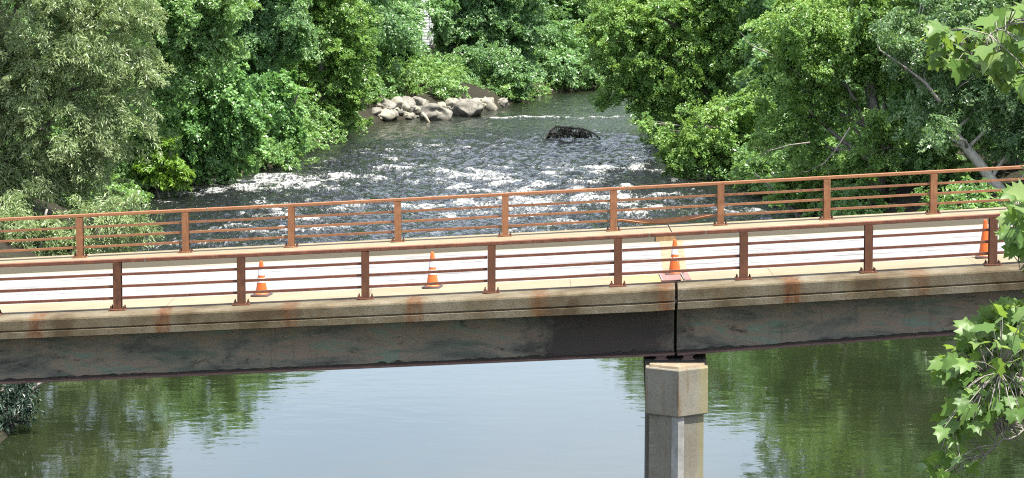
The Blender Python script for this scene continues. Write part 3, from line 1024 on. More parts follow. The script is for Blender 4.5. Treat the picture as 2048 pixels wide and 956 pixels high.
CAMV = np.array([0, 0, CAMZ])
def foliage(lobes, leaf_len=0.26, leaf_w=0.15, clump_r=0.62, per=46, dens=1.5, droop=0.25, back=0.35, seed=0, jitter=0.55, inner=0.25, void=None, high=0.5):
    """lobes: (centre xyz, radii xyz). Leaves grow in flat drooping sprays over each lobe. Returns verts (N*4,3), tint."""
    rng = np.random.default_rng(seed)
    V, T = [], []
    for c, r in lobes:
        c = np.array(c, float); r = np.array(r, float)
        area = 4 * PI * ((r[0] * r[1]) ** 1.6 / 3 + (r[0] * r[2]) ** 1.6 / 3 + (r[1] * r[2]) ** 1.6 / 3) ** (1 / 1.6)
        n = max(6, int(area * dens))
        d = unit(rng.normal(size=(n, 3)))
        tocam = unit(CAMV - c)
        face = d @ tocam
        keep = rng.random(n) < np.where((face > -0.25) | (d[:, 2] > 0.45), 1.0, back)
        d = d[keep]; n = len(d)
        ph = rng.random(6) * 6.28
        bumpy = 1 + 0.13 * np.sin(d[:, 0] * 5 + ph[0] + 2 * d[:, 2]) + 0.13 * np.sin(d[:, 2] * 6 + ph[1]) + 0.10 * np.sin(d[:, 1] * 7 + d[:, 0] * 4 + ph[2])
        rf = bumpy * (1.0 - 0.22 * rng.random(n) ** 2) + 0.10 * np.maximum(0, rng.normal(size=n))
        ins = rng.random(n) < inner
        rf = np.where(ins, rf * rng.uniform(0.45, 0.8, n), rf)
        pc = c + d * r * rf[:, None]
        if void is not None:
            k = ~void(pc); pc, d, n = pc[k], d[k], int(k.sum())
        if n == 0: continue
        k = pc[:, 2] > 0.15
        pc, d = pc[k], d[k]; n = len(pc)
        if n == 0: continue
        out = unit(d / r)
        hor = out * np.array([1, 1, 0.25])
        ax = unit(hor * 0.9 + rng.normal(size=(n, 3)) * 0.45 + np.array([0, 0, -droop]))
        nr = unit(np.array([0, 0, 0.62]) + out * 0.85 + rng.normal(size=(n, 3)) * 0.25)
        nr = unit(nr - ax * np.sum(nr * ax, -1, keepdims=True))
        sd = np.cross(nr, ax)
        cr = clump_r * rng.uniform(0.6, 1.35, n)
        m = per
        if high < 1:
            pass
        t = rng.random((n, m)) * 2 - 0.9
        wdt = (1 - 0.55 * np.abs(t)) * 0.75
        s = (rng.random((n, m)) * 2 - 1) * wdt
        bend = -0.25 * droop * (t + 1) ** 2
        p = pc[:, None] + ax[:, None] * (t * cr[:, None])[..., None] + sd[:, None] * (s * cr[:, None])[..., None] \
            + nr[:, None] * ((bend + rng.normal(size=(n, m)) * 0.13) * cr[:, None])[..., None]
        ln = unit(nr[:, None] + rng.normal(size=(n, m, 3)) * jitter)
        ld = ax[:, None] * 0.7 + sd[:, None] * (np.sign(s) * 0.65)[..., None] + rng.normal(size=(n, m, 3)) * 0.35 + np.array([0, 0, -droop * 0.8])
        ld = unit(ld - ln * np.sum(ld * ln, -1, keepdims=True))
        ls = np.cross(ln, ld)
        sz = (rng.uniform(0.55, 1.45, (n, m)) * rng.uniform(0.72, 1.12, (n, 1)))[..., None]
        L, W = leaf_len * sz, leaf_w * sz * 0.5
        q = np.stack([p - ld * L * 0.5, p + ls * W + ln * W * 0.25 - ld * L * 0.08, p + ld * L * 0.5 - ln * L * 0.1, p - ls * W + ln * W * 0.25 - ld * L * 0.08], axis=2)
        tint = np.clip(0.42 + 0.16 * rng.normal(size=(n, 1)) + 0.24 * rng.normal(size=(n, m)), 0, 1)
        q = q.reshape(-1, 4, 3); tint = tint.reshape(-1)
        kk = q[:, :, 2].min(1) > 0.05
        V.append(q[kk].reshape(-1, 3)); T.append(np.repeat(tint[kk], 4))
    return np.concatenate(V), np.concatenate(T)

NLEAF = [0]
def leaf_obj(name, V, T, mat, parent=None):
    n = len(V) // 4
    NLEAF[0] += n
    return mesh_np(name, V, np.arange(4 * n), np.full(n, 4), mat, parent, attrs={'tint': T})

def px_lobes(lst, D):
    out = []
    for e in lst:
        x, y, r = e[:3]
        dd = e[3] if len(e) > 3 else 0.0
        sq = e[4] if len(e) > 4 else 0.85
        Y = D + dd
        c = P(x, y, Y)
        rm = r * Y / FPX
        out.append(((c.x, c.y, c.z), (rm, rm, rm * sq)))
    return out

def gz1(x, y):
    return float(ground_z(np.array([x]), np.array([y]))[0])

def wiggle(a, b, n, amp, rng, sag=0.0):
    a, b = Vector(a), Vector(b)
    L = (b - a).length
    pts = []
    for i in range(n + 1):
        t = i / n
        p = a.lerp(b, t)
        k = math.sin(PI * t)
        p += Vector((rng.gauss(0, 1), rng.gauss(0, 1), rng.gauss(0, 0.6))) * amp * L * k
        p.z += sag * L * k
        pts.append(p)
    return pts

def tree(name, label, cat, base, D, lobes, mat, bark='bark_grey', r0=0.3, group=None, lean=None, stems=1, visible_stems=None, seed=0, **kw):
    """base: photo x of the trunk foot; D its distance. Crown lobes are given where they stand, sizes in photo pixels."""
    rng = random.Random(seed * 13 + 5)
    X = (base - 1024) / FPX * D * 1.0
    z = gz1(X, D)
    root = empty(name, (X, D, z), label, cat, group)
    L = px_lobes(lobes, D)
    rel = lambda p: Vector(p) - Vector((X, D, z))
    mb = MB()
    cz = sorted(L, key=lambda l: l[0][2])
    topz = max(l[0][2] for l in L)
    cx = sum(l[0][0] for l in L) / len(L); cy = sum(l[0][1] for l in L) / len(L)
    for s in range(stems):
        foot = Vector((rng.uniform(-0.4, 0.4) * (stems > 1), rng.uniform(-0.4, 0.4) * (stems > 1), -0.3))
        head = rel((X * 0.55 + cx * 0.45 + rng.uniform(-1, 1) * (stems - 1), D * 0.5 + cy * 0.5, topz))
        if lean: head = rel(lean)
        pts = wiggle(foot, head, 9, 0.016, rng)
        rad = [r0 * (1.25 if i == 0 else 1) * (1 - 0.085 * i) + 0.02 for i in range(10)]
        mb.tube(pts, rad, 9)
        for c, r in L[s::stems]:
            e = rel(c)
            # limb leaves the stem below the lobe
            k = min(8, max(1, int(9 * max(0.05, min(0.9, (e.z - max(r) * 0.9) / max(head.z, 0.5))))))
            a = pts[k]
            lp = wiggle(a, e, 5, 0.05, rng, 0.06)
            rr = max(0.03, rad[k] * 0.42)
            mb.tube(lp, [rr * (1 - 0.15 * i) for i in range(6)], 6)
            for _ in range(3):
                d = Vector((rng.gauss(0, 1), rng.gauss(0, 1), rng.gauss(0.2, 0.6))).normalized()
                mb.tube(wiggle(lp[3 + rng.randint(0, 1)], e + d * max(r) * rng.uniform(0.75, 1.15), 4, 0.05, rng), [rr * 0.4, rr * 0.3, rr * 0.22, rr * 0.15, rr * 0.08], 5)
    mb.build('trunk', M[bark], root, smooth=True)
    V, T = foliage(L, seed=seed, **kw)
    V = V - np.array([X, D, z])
    leaf_obj('crown', V, T, LEAF[mat], root)
    return root

WIL = dict(leaf_len=0.21, leaf_w=0.058, clump_r=0.55, per=90, dens=2.6, droop=0.45, jitter=0.8)
BROAD = dict(leaf_len=0.19, leaf_w=0.118, clump_r=0.58, per=92, dens=2.5, inner=0.32, droop=0.3)
FAR = dict(leaf_len=0.25, leaf_w=0.14, clump_r=0.7, per=86, dens=2.1, inner=0.32, droop=0.3)
VINE = dict(leaf_len=0.20, leaf_w=0.175, clump_r=0.52, per=72, dens=2.8, droop=0.7, jitter=0.5)

GL = 'trees on the left bank'
GR = 'trees on the right bank'
tree('willow_tree', 'large silvery olive willow filling the left edge of the view behind the railing', 'tree', -40, 112,
     [(60, 60, 140), (200, 90, 105), (110, 240, 125), (215, 250, 85), (-90, 150, 150), (90, -110, 160), (-30, -240, 160), (150, -230, 110), (40, 370, 95),
      (180, 370, 65), (-80, 340, 120), (255, 20, 62), (275, 150, 55), (150, 330, 60), (20, 160, 110)], 'willow', r0=0.42, group=GL, seed=1, **WIL)
tree('willow_shrub', 'low silvery willow shrub drooping to the water behind the left end of the railing', 'shrub', 90, 103,
     [(50, 470, 68), (160, 462, 64), (235, 442, 48), (285, 462, 24), (-10, 440, 66), (225, 488, 40), (110, 500, 45), (265, 418, 26), (20, 505, 46), (65, 512, 34)], 'willow', r0=0.1, stems=3, group='shrubs on the left bank', seed=2, **WIL)
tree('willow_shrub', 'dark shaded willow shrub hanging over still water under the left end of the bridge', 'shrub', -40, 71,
     [(5, 820, 52), (40, 795, 34), (-40, 780, 60), (20, 855, 38), (55, 815, 20), (-40, 850, 60), (0, 780, 40), (-60, 900, 60), (10, 885, 24), (30, 768, 34), (60, 775, 22), (-20, 760, 50)], 'willow_shade', r0=0.08, stems=3, group='shrubs on the left bank', seed=3,
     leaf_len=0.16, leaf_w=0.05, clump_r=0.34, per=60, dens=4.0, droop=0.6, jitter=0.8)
tree('ash_tree', 'mid green feathery tree between the silvery willow and the dark leafy trees', 'tree', 190, 137,
     [(330, 60, 80), (400, 15, 78), (310, -5, 78), (420, -15, 82), (350, 140, 60), (425, 95, 50), (385, 75, 55), (300, 215, 55), (285, 280, 45), (320, 280, 40), (270, 330, 38)], 'mid', r0=0.28, group=GL, seed=4, **BROAD)
tree('vine_covered_tree', 'tree smothered in broad vine leaves that hang in curtains over the left bank', 'tree', 380, 143,
     [(345, 205, 55), (400, 245, 55), (445, 190, 55), (470, 268, 48), (372, 285, 48), (498, 225, 45), (420, 310, 36), (482, 318, 28), (330, 250, 45), (512, 290, 20), (440, 140, 45), (380, 160, 40), (505, 325, 14), (350, 325, 32), (395, 335, 26), (450, 335, 26), (425, 270, 40)],
     'vine', r0=0.2, bark='bark_dark', group=GL, seed=5, **VINE)
tree('sumac_shrub', 'bright yellow-green shrub low on the left bank above the dark water edge', 'shrub', 320, 136,
     [(325, 328, 36), (355, 340, 26), (300, 318, 28), (335, 298, 24), (372, 352, 14), (312, 350, 26), (345, 362, 22), (365, 345, 20), (290, 340, 22)], 'lime', r0=0.06, stems=2, group='shrubs on the left bank', seed=6, leaf_len=0.3, leaf_w=0.1, clump_r=0.4, per=40, dens=3.0, droop=0.4)
tree('oak_tree', 'dark green tree with deep gaps standing behind the vine covered bank on the left', 'tree', 470, 163,
     [(500, 70, 68), (560, 30, 70), (470, -30, 78), (530, 125, 45), (480, 140, 42), (545, -70, 84), (470, -110, 80), (585, 90, 40)], 'deep', r0=0.3, bark='bark_dark', group=GL, seed=7, **BROAD)
tree('alder_shrub', 'green shrub leaning out to the river between the vines and the fresh green tree', 'shrub', 545, 156,
     [(525, 190, 42), (560, 235, 46), (590, 272, 24), (540, 275, 34), (565, 180, 36), (515, 240, 30), (560, 290, 26), (515, 305, 26)], 'vine', r0=0.1, stems=3, group='shrubs on the left bank', seed=8, **VINE)
tree('maple_tree', 'fresh yellow-green rounded tree bulging over the river left of the boulders', 'tree', 640, 178,
     [(640, 85, 62), (697, 130, 46), (600, 150, 52), (655, 185, 56), (708, 190, 36), (690, 235, 30), (640, 240, 40), (715, 85, 36), (620, 25, 60), (690, 30, 50), (650, -50, 70), (600, -90, 66), (605, -145, 60), (650, -105, 54), (545, -150, 64), (610, 265, 30)],
     'fresh', r0=0.3, group=GL, seed=9, **BROAD)
def house_void(p):
    u = 1024 + p[:, 0] / p[:, 1] * FPX
    el = (p[:, 2] - CAMZ) / p[:, 1]
    return (u > 839) & (u < 863) & (el > -0.0455) & (el < 0.03)
tree('birch_tree', 'fine leaved green tree directly left of the white house', 'tree', 745, 209,
     [(755, 45, 52), (785, 110, 36), (728, 105, 44), (765, 155, 34), (740, -30, 56), (800, -55, 44), (800, 40, 34), (815, 95, 22)], 'mid', r0=0.22, group=GL, seed=10, void=house_void, **FAR)
tree('dogwood_shrub', 'broad leafy bush growing right behind the stones and boulders of the shore', 'shrub', 845, 212,
     [(800, 166, 32), (850, 156, 36), (885, 168, 28), (838, 182, 22, 2), (905, 182, 18, 2), (925, 184, 15, 3), (875, 184, 16, 2), (868, 135, 22), (775, 176, 20, 3), (825, 140, 24)], 'vine', r0=0.08, stems=4, group='shrubs on the left bank', seed=11,
     void=house_void, leaf_len=0.32, leaf_w=0.22, clump_r=0.6, per=48, dens=2.0, droop=0.4)
tree('hemlock_tree', 'tall deep green tree with layered boughs right of the white house', 'tree', 884, 223,
     [(925, 50, 54), (985, 45, 54), (905, 105, 34), (955, 112, 46), (1018, 100, 44), (1055, 55, 44), (900, 10, 36), (1000, -10, 54), (940, -60, 60), (1040, -40, 54), (1055, 135, 28), (985, 160, 28), (1040, 160, 24), (930, 150, 22), (1015, 140, 40, -7), (1048, 165, 24, -7), (960, 120, 40, -7), (900, 140, 26, -4), (885, 60, 20)],
     'deep', bark='bark_grey', r0=0.26, group=GL, seed=12, void=house_void, **FAR)
tree('poplar_tree', 'slim tree with two pale bare trunks standing at the river bend', 'tree', 1120, 242,
     [(1105, 5, 36), (1150, -5, 40), (1085, -25, 44), (1178, 35, 26), (1120, -65, 50), (1160, 75, 13), (1098, 85, 13)], 'mid', bark='bark_pale', r0=0.24, stems=2, group=GL, seed=13, **FAR)
tree('elm_tree', 'dim green tree beyond the bend, dark behind the pale trunks', 'tree', 1165, 262,
     [(1150, 60, 34), (1190, 60, 40), (1120, 20, 40), (1160, -10, 50), (1210, 0, 50), (1180, 110, 24)], 'deep', bark='bark_dark', r0=0.25, group=GL, seed=14, **FAR)
# right bank
tree('silver_maple', 'broad bright green maple spreading low over the river on the right bank', 'tree', 1440, 166,
     [(1245, 60, 62), (1330, 40, 74), (1210, 110, 36), (1275, 125, 62), (1360, 115, 72), (1240, 180, 38), (1318, 190, 52), (1207, 200, 18), (1400, 180, 62), (1445, 95, 70), (1420, 15, 74), (1290, -25, 60, 4),
      (1360, -70, 80, 6), (1440, -110, 86, 8), (1230, 15, 38), (1280, 215, 24), (1470, -220, 84, 9), (1390, -170, 66, 9), (1215, -60, 46, 5), (1240, -110, 46, 6), (1300, -160, 62, 8), (1340, -235, 56, 9), (1185, 60, 26)], 'maple', r0=0.4, group=GR, seed=15, **BROAD)
tree('box_elder', 'leafy green tree with low boughs touching the water in front of the broad maple', 'tree', 1490, 147,
     [(1420, 255, 58), (1372, 292, 46), (1480, 292, 58), (1345, 325, 28), (1420, 330, 46), (1525, 320, 46), (1325, 270, 20), (1395, 372, 30), (1470, 372, 36), (1500, 215, 45), (1298, 250, 12), (1350, 355, 22)],
     'maple', r0=0.26, group=GR, seed=16, **{**BROAD, 'leaf_len': 0.19})
tree('red_maple', 'tall green maple with a grey trunk showing through the right half of the railing', 'tree', 1757, 124,
     [(1600, 60, 82), (1685, 35, 84), (1560, 150, 60), (1640, 135, 72), (1725, 115, 70), (1600, 225, 52), (1680, 210, 52), (1770, 60, 80), (1790, 150, 50), (1552, 262, 42), (1622, 290, 42),
      (1620, -60, 86, 5), (1720, -100, 96, 7), (1600, -190, 92, 8), (1700, -260, 96, 9), (1742, 245, 40, -3), (1765, 325, 26, -3), (1705, 320, 30, -2), (1735, 355, 14, -3), (1790, 270, 34, -2)], 'maple', r0=0.36, group=GR, seed=17, **{**BROAD, 'leaf_len': 0.17, 'leaf_w': 0.105, 'clump_r': 0.52, 'dens': 2.6})
lean_top = P(1795, 110, 117)
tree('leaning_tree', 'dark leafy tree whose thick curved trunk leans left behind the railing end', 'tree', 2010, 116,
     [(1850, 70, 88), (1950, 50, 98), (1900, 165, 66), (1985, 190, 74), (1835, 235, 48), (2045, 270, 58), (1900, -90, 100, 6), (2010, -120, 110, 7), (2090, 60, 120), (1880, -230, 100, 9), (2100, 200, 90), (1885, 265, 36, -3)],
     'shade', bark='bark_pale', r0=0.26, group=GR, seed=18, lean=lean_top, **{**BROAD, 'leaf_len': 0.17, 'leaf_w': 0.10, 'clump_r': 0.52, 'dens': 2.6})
tree('honeysuckle_shrub', 'tangled green bush at the water edge left of the grey maple trunk', 'shrub', 1625, 127,
     [(1600, 345, 34), (1650, 372, 34), (1562, 372, 26), (1690, 345, 32), (1620, 400, 22)], 'maple', r0=0.07, stems=4, group='shrubs on the right bank', seed=19, **{**BROAD, 'leaf_len': 0.2, 'leaf_w': 0.12, 'clump_r': 0.4, 'dens': 3})
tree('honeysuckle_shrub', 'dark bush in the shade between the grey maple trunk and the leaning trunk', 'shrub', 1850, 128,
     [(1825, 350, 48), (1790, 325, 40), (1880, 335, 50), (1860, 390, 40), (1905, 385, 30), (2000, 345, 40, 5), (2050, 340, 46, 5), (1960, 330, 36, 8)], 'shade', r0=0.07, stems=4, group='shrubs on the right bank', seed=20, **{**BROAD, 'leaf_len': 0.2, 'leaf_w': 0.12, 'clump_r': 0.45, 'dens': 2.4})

# far wood on both banks behind the single trees
wl = []
rw = random.Random(21)
def lbank(y): return float(np.interp(y, [p[1] for p in LB], [p[0] for p in LB]))
def rbank(y): return float(np.interp(y, [p[1] for p in RB], [p[0] for p in RB]))
for Y in np.arange(118, 300, 6.0):
    for k in range(4):
        off = 9 + k * 6 + rw.uniform(-2, 2)
        X = lbank(min(Y, 236)) - off
        r = rw.uniform(2.8, 4.2)
        if 218 < Y < 262 and 800 < 1024 + X / Y * FPX < 900: continue
        wl.append(((X, Y + rw.uniform(-2, 2), gz1(X, Y) + rw.uniform(0.5, 8.5)), (r, r, r * 0.9)))
        X = max(rbank(min(Y, 212)), 10) + off - 2
        r = rw.uniform(2.8, 4.2)
        if Y < 215:
            wl.append(((X, Y + rw.uniform(-2, 2), gz1(X, Y) + rw.uniform(0.5, 13)), (r, r, r * 0.9)))
for X in np.arange(-30, 70, 4.5):
    for Y in (268, 278, 290):
        r = rw.uniform(3, 4.5)
        Yb = Y + max(0, X) * 0.18 + rw.uniform(-3, 3)
        wl.append(((X, Yb, gz1(X, Yb) + rw.uniform(0.5, 11)), (r, r, r)))
for X in np.arange(4, 46, 1.7):
    for k in range(2):
        Yb = float(np.interp(X, [p[0] for p in LB[15:]], [p[1] for p in LB[15:]])) + rw.uniform(1.2, 9)
        r = rw.uniform(1.1, 2.3)
        wl.append(((X, Yb, gz1(X, Yb) + r * rw.uniform(0.3, 1.6)), (r * 1.2, r * 1.2, r)))
for x_, y_, Y_, r_ in ((940, 186, 213, 1.1), (962, 180, 215, 1.2), (985, 178, 217, 1.2), (1005, 182, 220, 1.1), (1022, 176, 223, 1.0), (925, 180, 212, 1.0)):
    p = P(x_, y_, Y_)
    wl.append(((p.x, p.y, p.z), (r_, r_, r_ * 0.9)))
V, T = foliage(wl, seed=40, leaf_len=0.32, leaf_w=0.19, clump_r=0.95, per=95, dens=0.95, droop=0.3, void=house_void)
tag(leaf_obj('woodland', V, T, LEAF['deep']), kind='stuff', label='dense green wood behind the trees on both river banks')

# undergrowth on the banks
ul = []
for Y in np.arange(60, 240, 0.9):
    for side in (0, 1):
        if side == 0 and Y < 122: continue
        if side == 1 and Y < 95: continue
        for k in range(2):
            off = rw.uniform(-0.5, 5.0)
            if Y > 219 and side == 0: continue
            if side == 0 and 184 < Y < 216: off += 3.2
            if side == 1 and Y < 123 and rw.random() < 0.75: continue
            X = (lbank(Y) - off) if side == 0 else (rbank(min(Y, 214)) + off)
            if side == 1 and Y > 214: continue
            r = rw.uniform(0.6, 1.5) * (0.6 if Y > 214 else 1)
            ul.append(((X, Y, gz1(X, Y) + r * 0.35), (r * 1.2, r * 1.2, r)))
for x, y in ((1745, 428), (1775, 432), (1725, 420), (1800, 436), (1900, 420), (1690, 432)):
    p = P(x, y, 121); r = 0.6
    ul.append(((p.x, p.y, p.z), (r * 1.6, r, r * 0.6)))
for X in np.arange(-2, 60, 1.2):      # the far shore of the bend
    for k in range(3):
        Yb = float(np.interp(X, [p[0] for p in LB[15:]], [p[1] for p in LB[15:]])) + rw.uniform(-0.2, 3.5)
        r = rw.uniform(0.4, 0.9)
        ul.append(((X, Yb, gz1(X, Yb) + r * 0.35), (r * 1.2, r * 1.2, r)))
for x in range(-60, 150, 14):
    for y in (492, 508):
        p = P(x + rw.uniform(-6, 6), y, 104)
        ul.append(((p.x, p.y, p.z), (0.7, 0.7, 0.5)))
V, T = foliage(ul, seed=41, leaf_len=0.24, leaf_w=0.13, clump_r=0.45, per=40, dens=2.0, droop=0.2)
tag(leaf_obj('undergrowth', V, T, LEAF['mid']), kind='stuff', label='low weeds and brambles along the river banks')
print('LEAVES', NLEAF[0])

# dead pale limbs that show through the crowns
def snag(px_pts, Y, r, label, name='dead_branch', bark='bark_grey', twigs=3):
    pts = [P(x, y, Y + 0.3 * i) for i, (x, y) in enumerate(px_pts)]
    mb = MB()
    rr = random.Random(int(px_pts[0][0]))
    n = len(pts)
    mb.tube(pts, [r * (1 - 0.75 * i / (n - 1)) for i in range(n)], 6)
    for k in range(twigs):
        i = rr.randint(1, n - 1)
        d = (pts[i] - pts[i - 1]).normalized()
        e = pts[i] + (d + Vector((rr.gauss(0, 0.5), rr.gauss(0, 0.5), rr.gauss(0, 0.5)))).normalized() * rr.uniform(0.5, 1.3)
        mb.tube(wiggle(pts[i], e, 4, 0.05, rr), [r * 0.3, r * 0.26, r * 0.2, r * 0.14, r * 0.06], 5)
    return tag(mb.build(name, M[bark], smooth=True), label, 'branch', 'bare branches in the right bank trees')
snag([(1575, 122), (1540, 108), (1505, 92)], 139, 0.10, 'stout pale broken limb between the two maples on the right')
snag([(1620, 285), (1580, 290), (1545, 300), (1512, 312)], 122, 0.045, 'bare grey branch reaching left in front of the right bank bushes')
snag([(1700, 255), (1672, 300), (1650, 325), (1618, 342)], 117, 0.04, 'bare twiggy branch hanging down in front of the tall maple')
snag([(1880, 205), (1850, 165), (1815, 138), (1760, 100)], 114.5, 0.10, 'pale stout limb curving up inside the leaning tree', twigs=4)

# ------------------------------------------------------------------ boulders and stones
def rock_mesh(seed, sub=4, rough=0.20, cuts=8):
    bm = bmesh.new()
    bmesh.ops.create_icosphere(bm, subdivisions=sub, radius=1.0)
    rr = random.Random(seed)
    planes = []
    for _ in range(cuts):
        d = Vector((rr.gauss(0, 1), rr.gauss(0, 1), rr.gauss(0, 1))).normalized()
        planes.append((d, rr.uniform(0.5, 0.82)))
    for v in bm.verts:
        p = v.co.copy()
        for d, h in planes:
            e = p.dot(d) - h
            if e > 0: p -= d * e * 0.96
        p += v.co.normalized() * (rough * mnoise.noise(v.co * 1.3 + Vector((seed, 0, 0))) + rough * 0.4 * mnoise.noise(v.co * 3.5 + Vector((0, seed, 0))) + rough * 0.2 * mnoise.noise(v.co * 9.0))
        v.co = p
    me = bpy.data.meshes.new('rock')
    bm.to_mesh(me); bm.free()
    me.polygons.foreach_set('use_smooth', [True] * len(me.polygons))
    return me

def boulder(name, label, px, pyb, wpx, hpx, mat, seed, group, cat='boulder', tilt=0.0, rotz=None, D=None):
    p = G(px, pyb, 0.0) if D is None else P(px, pyb, D)
    Y = p.y
    m = Y / FPX
    me = rock_mesh(seed)
    me.materials.append(M[mat])
    o = bpy.data.objects.new(name, me)
    hw, hh = wpx * m / 2, hpx * m
    co = np.array([v.co[:] for v in me.vertices])
    ext = (co.max(0) - co.min(0)) / 2
    o.scale = (hw / ext[0], hw * 0.8 / ext[1], hh * 0.72 / ext[2])
    o.location = (p.x, Y + hw * 0.75, p.z + hh * 0.28)
    o.rotation_euler = (0, tilt, rotz if rotz is not None else 0)
    C.objects.link(o)
    return tag(o, label, cat, group)
GB = 'boulders at the river bend'
boulder('boulder', 'largest grey boulder with a dark shaded left end, standing in the river edge', 870, 241, 66, 34, 'rock', 1, GB, tilt=0.15)
boulder('boulder', 'low rounded grey-brown boulder between the largest boulder and the pointed pale one', 936, 234, 68, 32, 'rock', 2, GB)
boulder('boulder', 'pale pointed boulder, the tallest and sunniest of the row', 977, 222, 38, 31, 'rock_pale', 5, GB)
boulder('boulder', 'small blunt boulder at the right end of the row, ringed by water', 1008, 214, 28, 16, 'rock', 7, GB)
boulder('boulder', 'dark flat topped boulder beyond the row, under the bushes near the bend', 1053, 189, 46, 18, 'rock_dark', 8, GB)
boulder('boulder', 'upright dark boulder half hidden by leaves above the flat dark one', 1058, 172, 24, 24, 'rock_dark', 11, GB, D=231)
boulder('boulder', 'thin pale slab lying in the water in front of the dark flat boulder', 1060, 193, 38, 7, 'rock_pale', 12, GB)
boulder('boulder', 'small round pale rock behind the gap left of the pointed boulder', 955, 213, 16, 13, 'rock_pale', 14, GB, D=209)
rs = random.Random(33)
protos = {}
def GT(px, py):
    r = ray(px, py); t = 60.0
    o = Vector((0, 0, CAMZ))
    ts = np.arange(60, 320, 0.2)
    pp = np.array(o[:]) + ts[:, None] * np.array(r[:])
    hit = pp[:, 2] < np.maximum(0.0, ground_z(pp[:, 0], pp[:, 1]))
    return Vector(pp[int(np.argmax(hit))])
def stone(px, py, w, h, mat, label, group):
    k = (mat, rs.randint(0, 3))
    p = GT(px, py)
    m = p.y / FPX
    if k not in protos:
        me = rock_mesh(60 + hash(k[1]) * 7 + len(k[0]), 3, 0.25, 8)
        me.materials.append(M[mat])
        o = bpy.data.objects.new('stone', me)
        protos[k] = o
    else:
        o = protos[k].copy()
    x, y = p.x, p.y
    o.location = (x, y, max(0.0, p.z) + h * m * 0.34)
    o.scale = (w * m * 0.55, w * m * 0.5, h * m * 0.62)
    o.rotation_euler = (rs.uniform(-0.2, 0.2), rs.uniform(-0.2, 0.2), rs.uniform(0, 6.28))
    C.objects.link(o)
    return tag(o, label, 'stone', group)
for k in range(62):
    px = rs.uniform(752, 848); py = rs.uniform(0, 1)
    y = 240 - py * 30 - (px - 752) * 0.02
    w = rs.uniform(9, 22) if rs.random() < 0.8 else rs.uniform(24, 36)
    stone(px, y, w, w * rs.uniform(0.5, 0.8), rs.choice(['rock', 'rock', 'rock_pale']), 'grey stone in the rubble shore left of the largest boulder', 'stones of the rubble shore')
for k in range(22):
    px = rs.uniform(875, 975)
    y = 228 - (px - 875) * 0.12 - rs.uniform(0, 14)
    w = rs.uniform(10, 26)
    stone(px, y, w, w * rs.uniform(0.55, 0.85), rs.choice(['rock', 'rock_pale', 'rock_pale']), 'pale stone piled behind the row of big boulders', 'stones behind the boulders')
for k in range(16):
    px = rs.uniform(1000, 1110)
    y = 207 - (px - 1000) * 0.2 - rs.uniform(0, 5)
    w = rs.uniform(6, 16)
    stone(px, y, w, w * rs.uniform(0.4, 0.7), rs.choice(['rock', 'rock_dark', 'rock_pale']), 'small stone on the far shore between the boulders and the pale trunks', 'stones near the bend')
for k in range(16):
    px = rs.uniform(270, 420)
    y = 378 - (px - 270) * 0.15 + rs.uniform(-4, 3)
    w = rs.uniform(8, 22)
    stone(px, y, w, w * rs.uniform(0.4, 0.6), 'rock_dark', 'dark wet stone at the foot of the left bank below the yellow-green shrub', 'stones below the left bank')
# pale log propped on the big boulder
a, b = G(859, 244, 0.0), P(845, 226, G(859, 244).y - 0.15)
mb = MB(); mb.tube([a + Vector((0.1, -0.3, -0.3)), a.lerp(b, 0.5) + Vector((0, -0.25, 0.03)), b + Vector((0, -0.1, 0))], [0.13, 0.12, 0.09], 8)
tag(mb.build('log', M['wood_pale'], smooth=True), 'short pale log propped against the largest boulder at the water', 'log')

# driftwood caught in the rapids
D0 = G(1150, 279).y
dw = empty('driftwood', (G(1150, 279).x, D0, 0), 'dark tangled fallen branch stranded in the rapids, twigs hanging from its arched stem', 'driftwood')
off = Vector(dw.location)
main = [P(x, y, D0 + dy) - off for x, y, dy in ((1094, 277, 0.4), (1101, 260, 0.2), (1114, 253, 0.0), (1136, 255, 0), (1156, 257, 0), (1172, 260, 0), (1186, 266, -0.1), (1201, 277, -0.2), (1214, 284, -0.3))]
mb = MB()
mb.tube(main, [0.05, 0.06, 0.07, 0.075, 0.07, 0.065, 0.055, 0.05, 0.04], 7)
mb.build('stem', M['bark_dark'], dw, smooth=True)
mb = MB()
rd = random.Random(4)
for k in range(40):
    t = rd.random() ** 1.2 * (5.0 if k < 30 else 7.2)
    i = min(7, int(t)); p = main[i].lerp(main[i + 1], t - i)
    e = Vector((p.x + rd.gauss(0.10, 0.3), p.y + rd.gauss(-0.1, 0.35), max(-0.1, p.z - rd.uniform(0.25, 0.9))))
    mb.tube(wiggle(p, e, 4, 0.07, rd), [0.028, 0.025, 0.021, 0.016, 0.01], 5)
for k in range(14):
    p = main[rd.randint(1, 6)]
    e = p + Vector((rd.gauss(0, 0.3), rd.gauss(0, 0.2), rd.uniform(0.05, 0.25)))
    mb.tube([p, p.lerp(e, 0.5) + Vector((0.03, 0, 0)), e], [0.022, 0.018, 0.008], 5)
mb.build('twigs', M['bark_dark'], dw, smooth=True)
c = Vector((-1.2, -0.1, 0.3))
V, T = foliage([((c.x + off.x, c.y + off.y, 0.32), (0.7, 0.4, 0.3)), ((off.x - 0.2, off.y, 0.3), (1.2, 0.35, 0.36)), ((off.x + 0.5, off.y, 0.2), (0.7, 0.25, 0.2))], seed=50, leaf_len=0.2, leaf_w=0.1, clump_r=0.25, per=26, dens=9, droop=0.8)
leaf_obj('withered_leaves', V - np.array(off), T, leaf_mat('withered_leaf', ((0.05, 0.045, 0.036), (0.085, 0.08, 0.06), (0.12, 0.125, 0.07)), 0.15, (0.08, 0.07, 0.03)), dw)

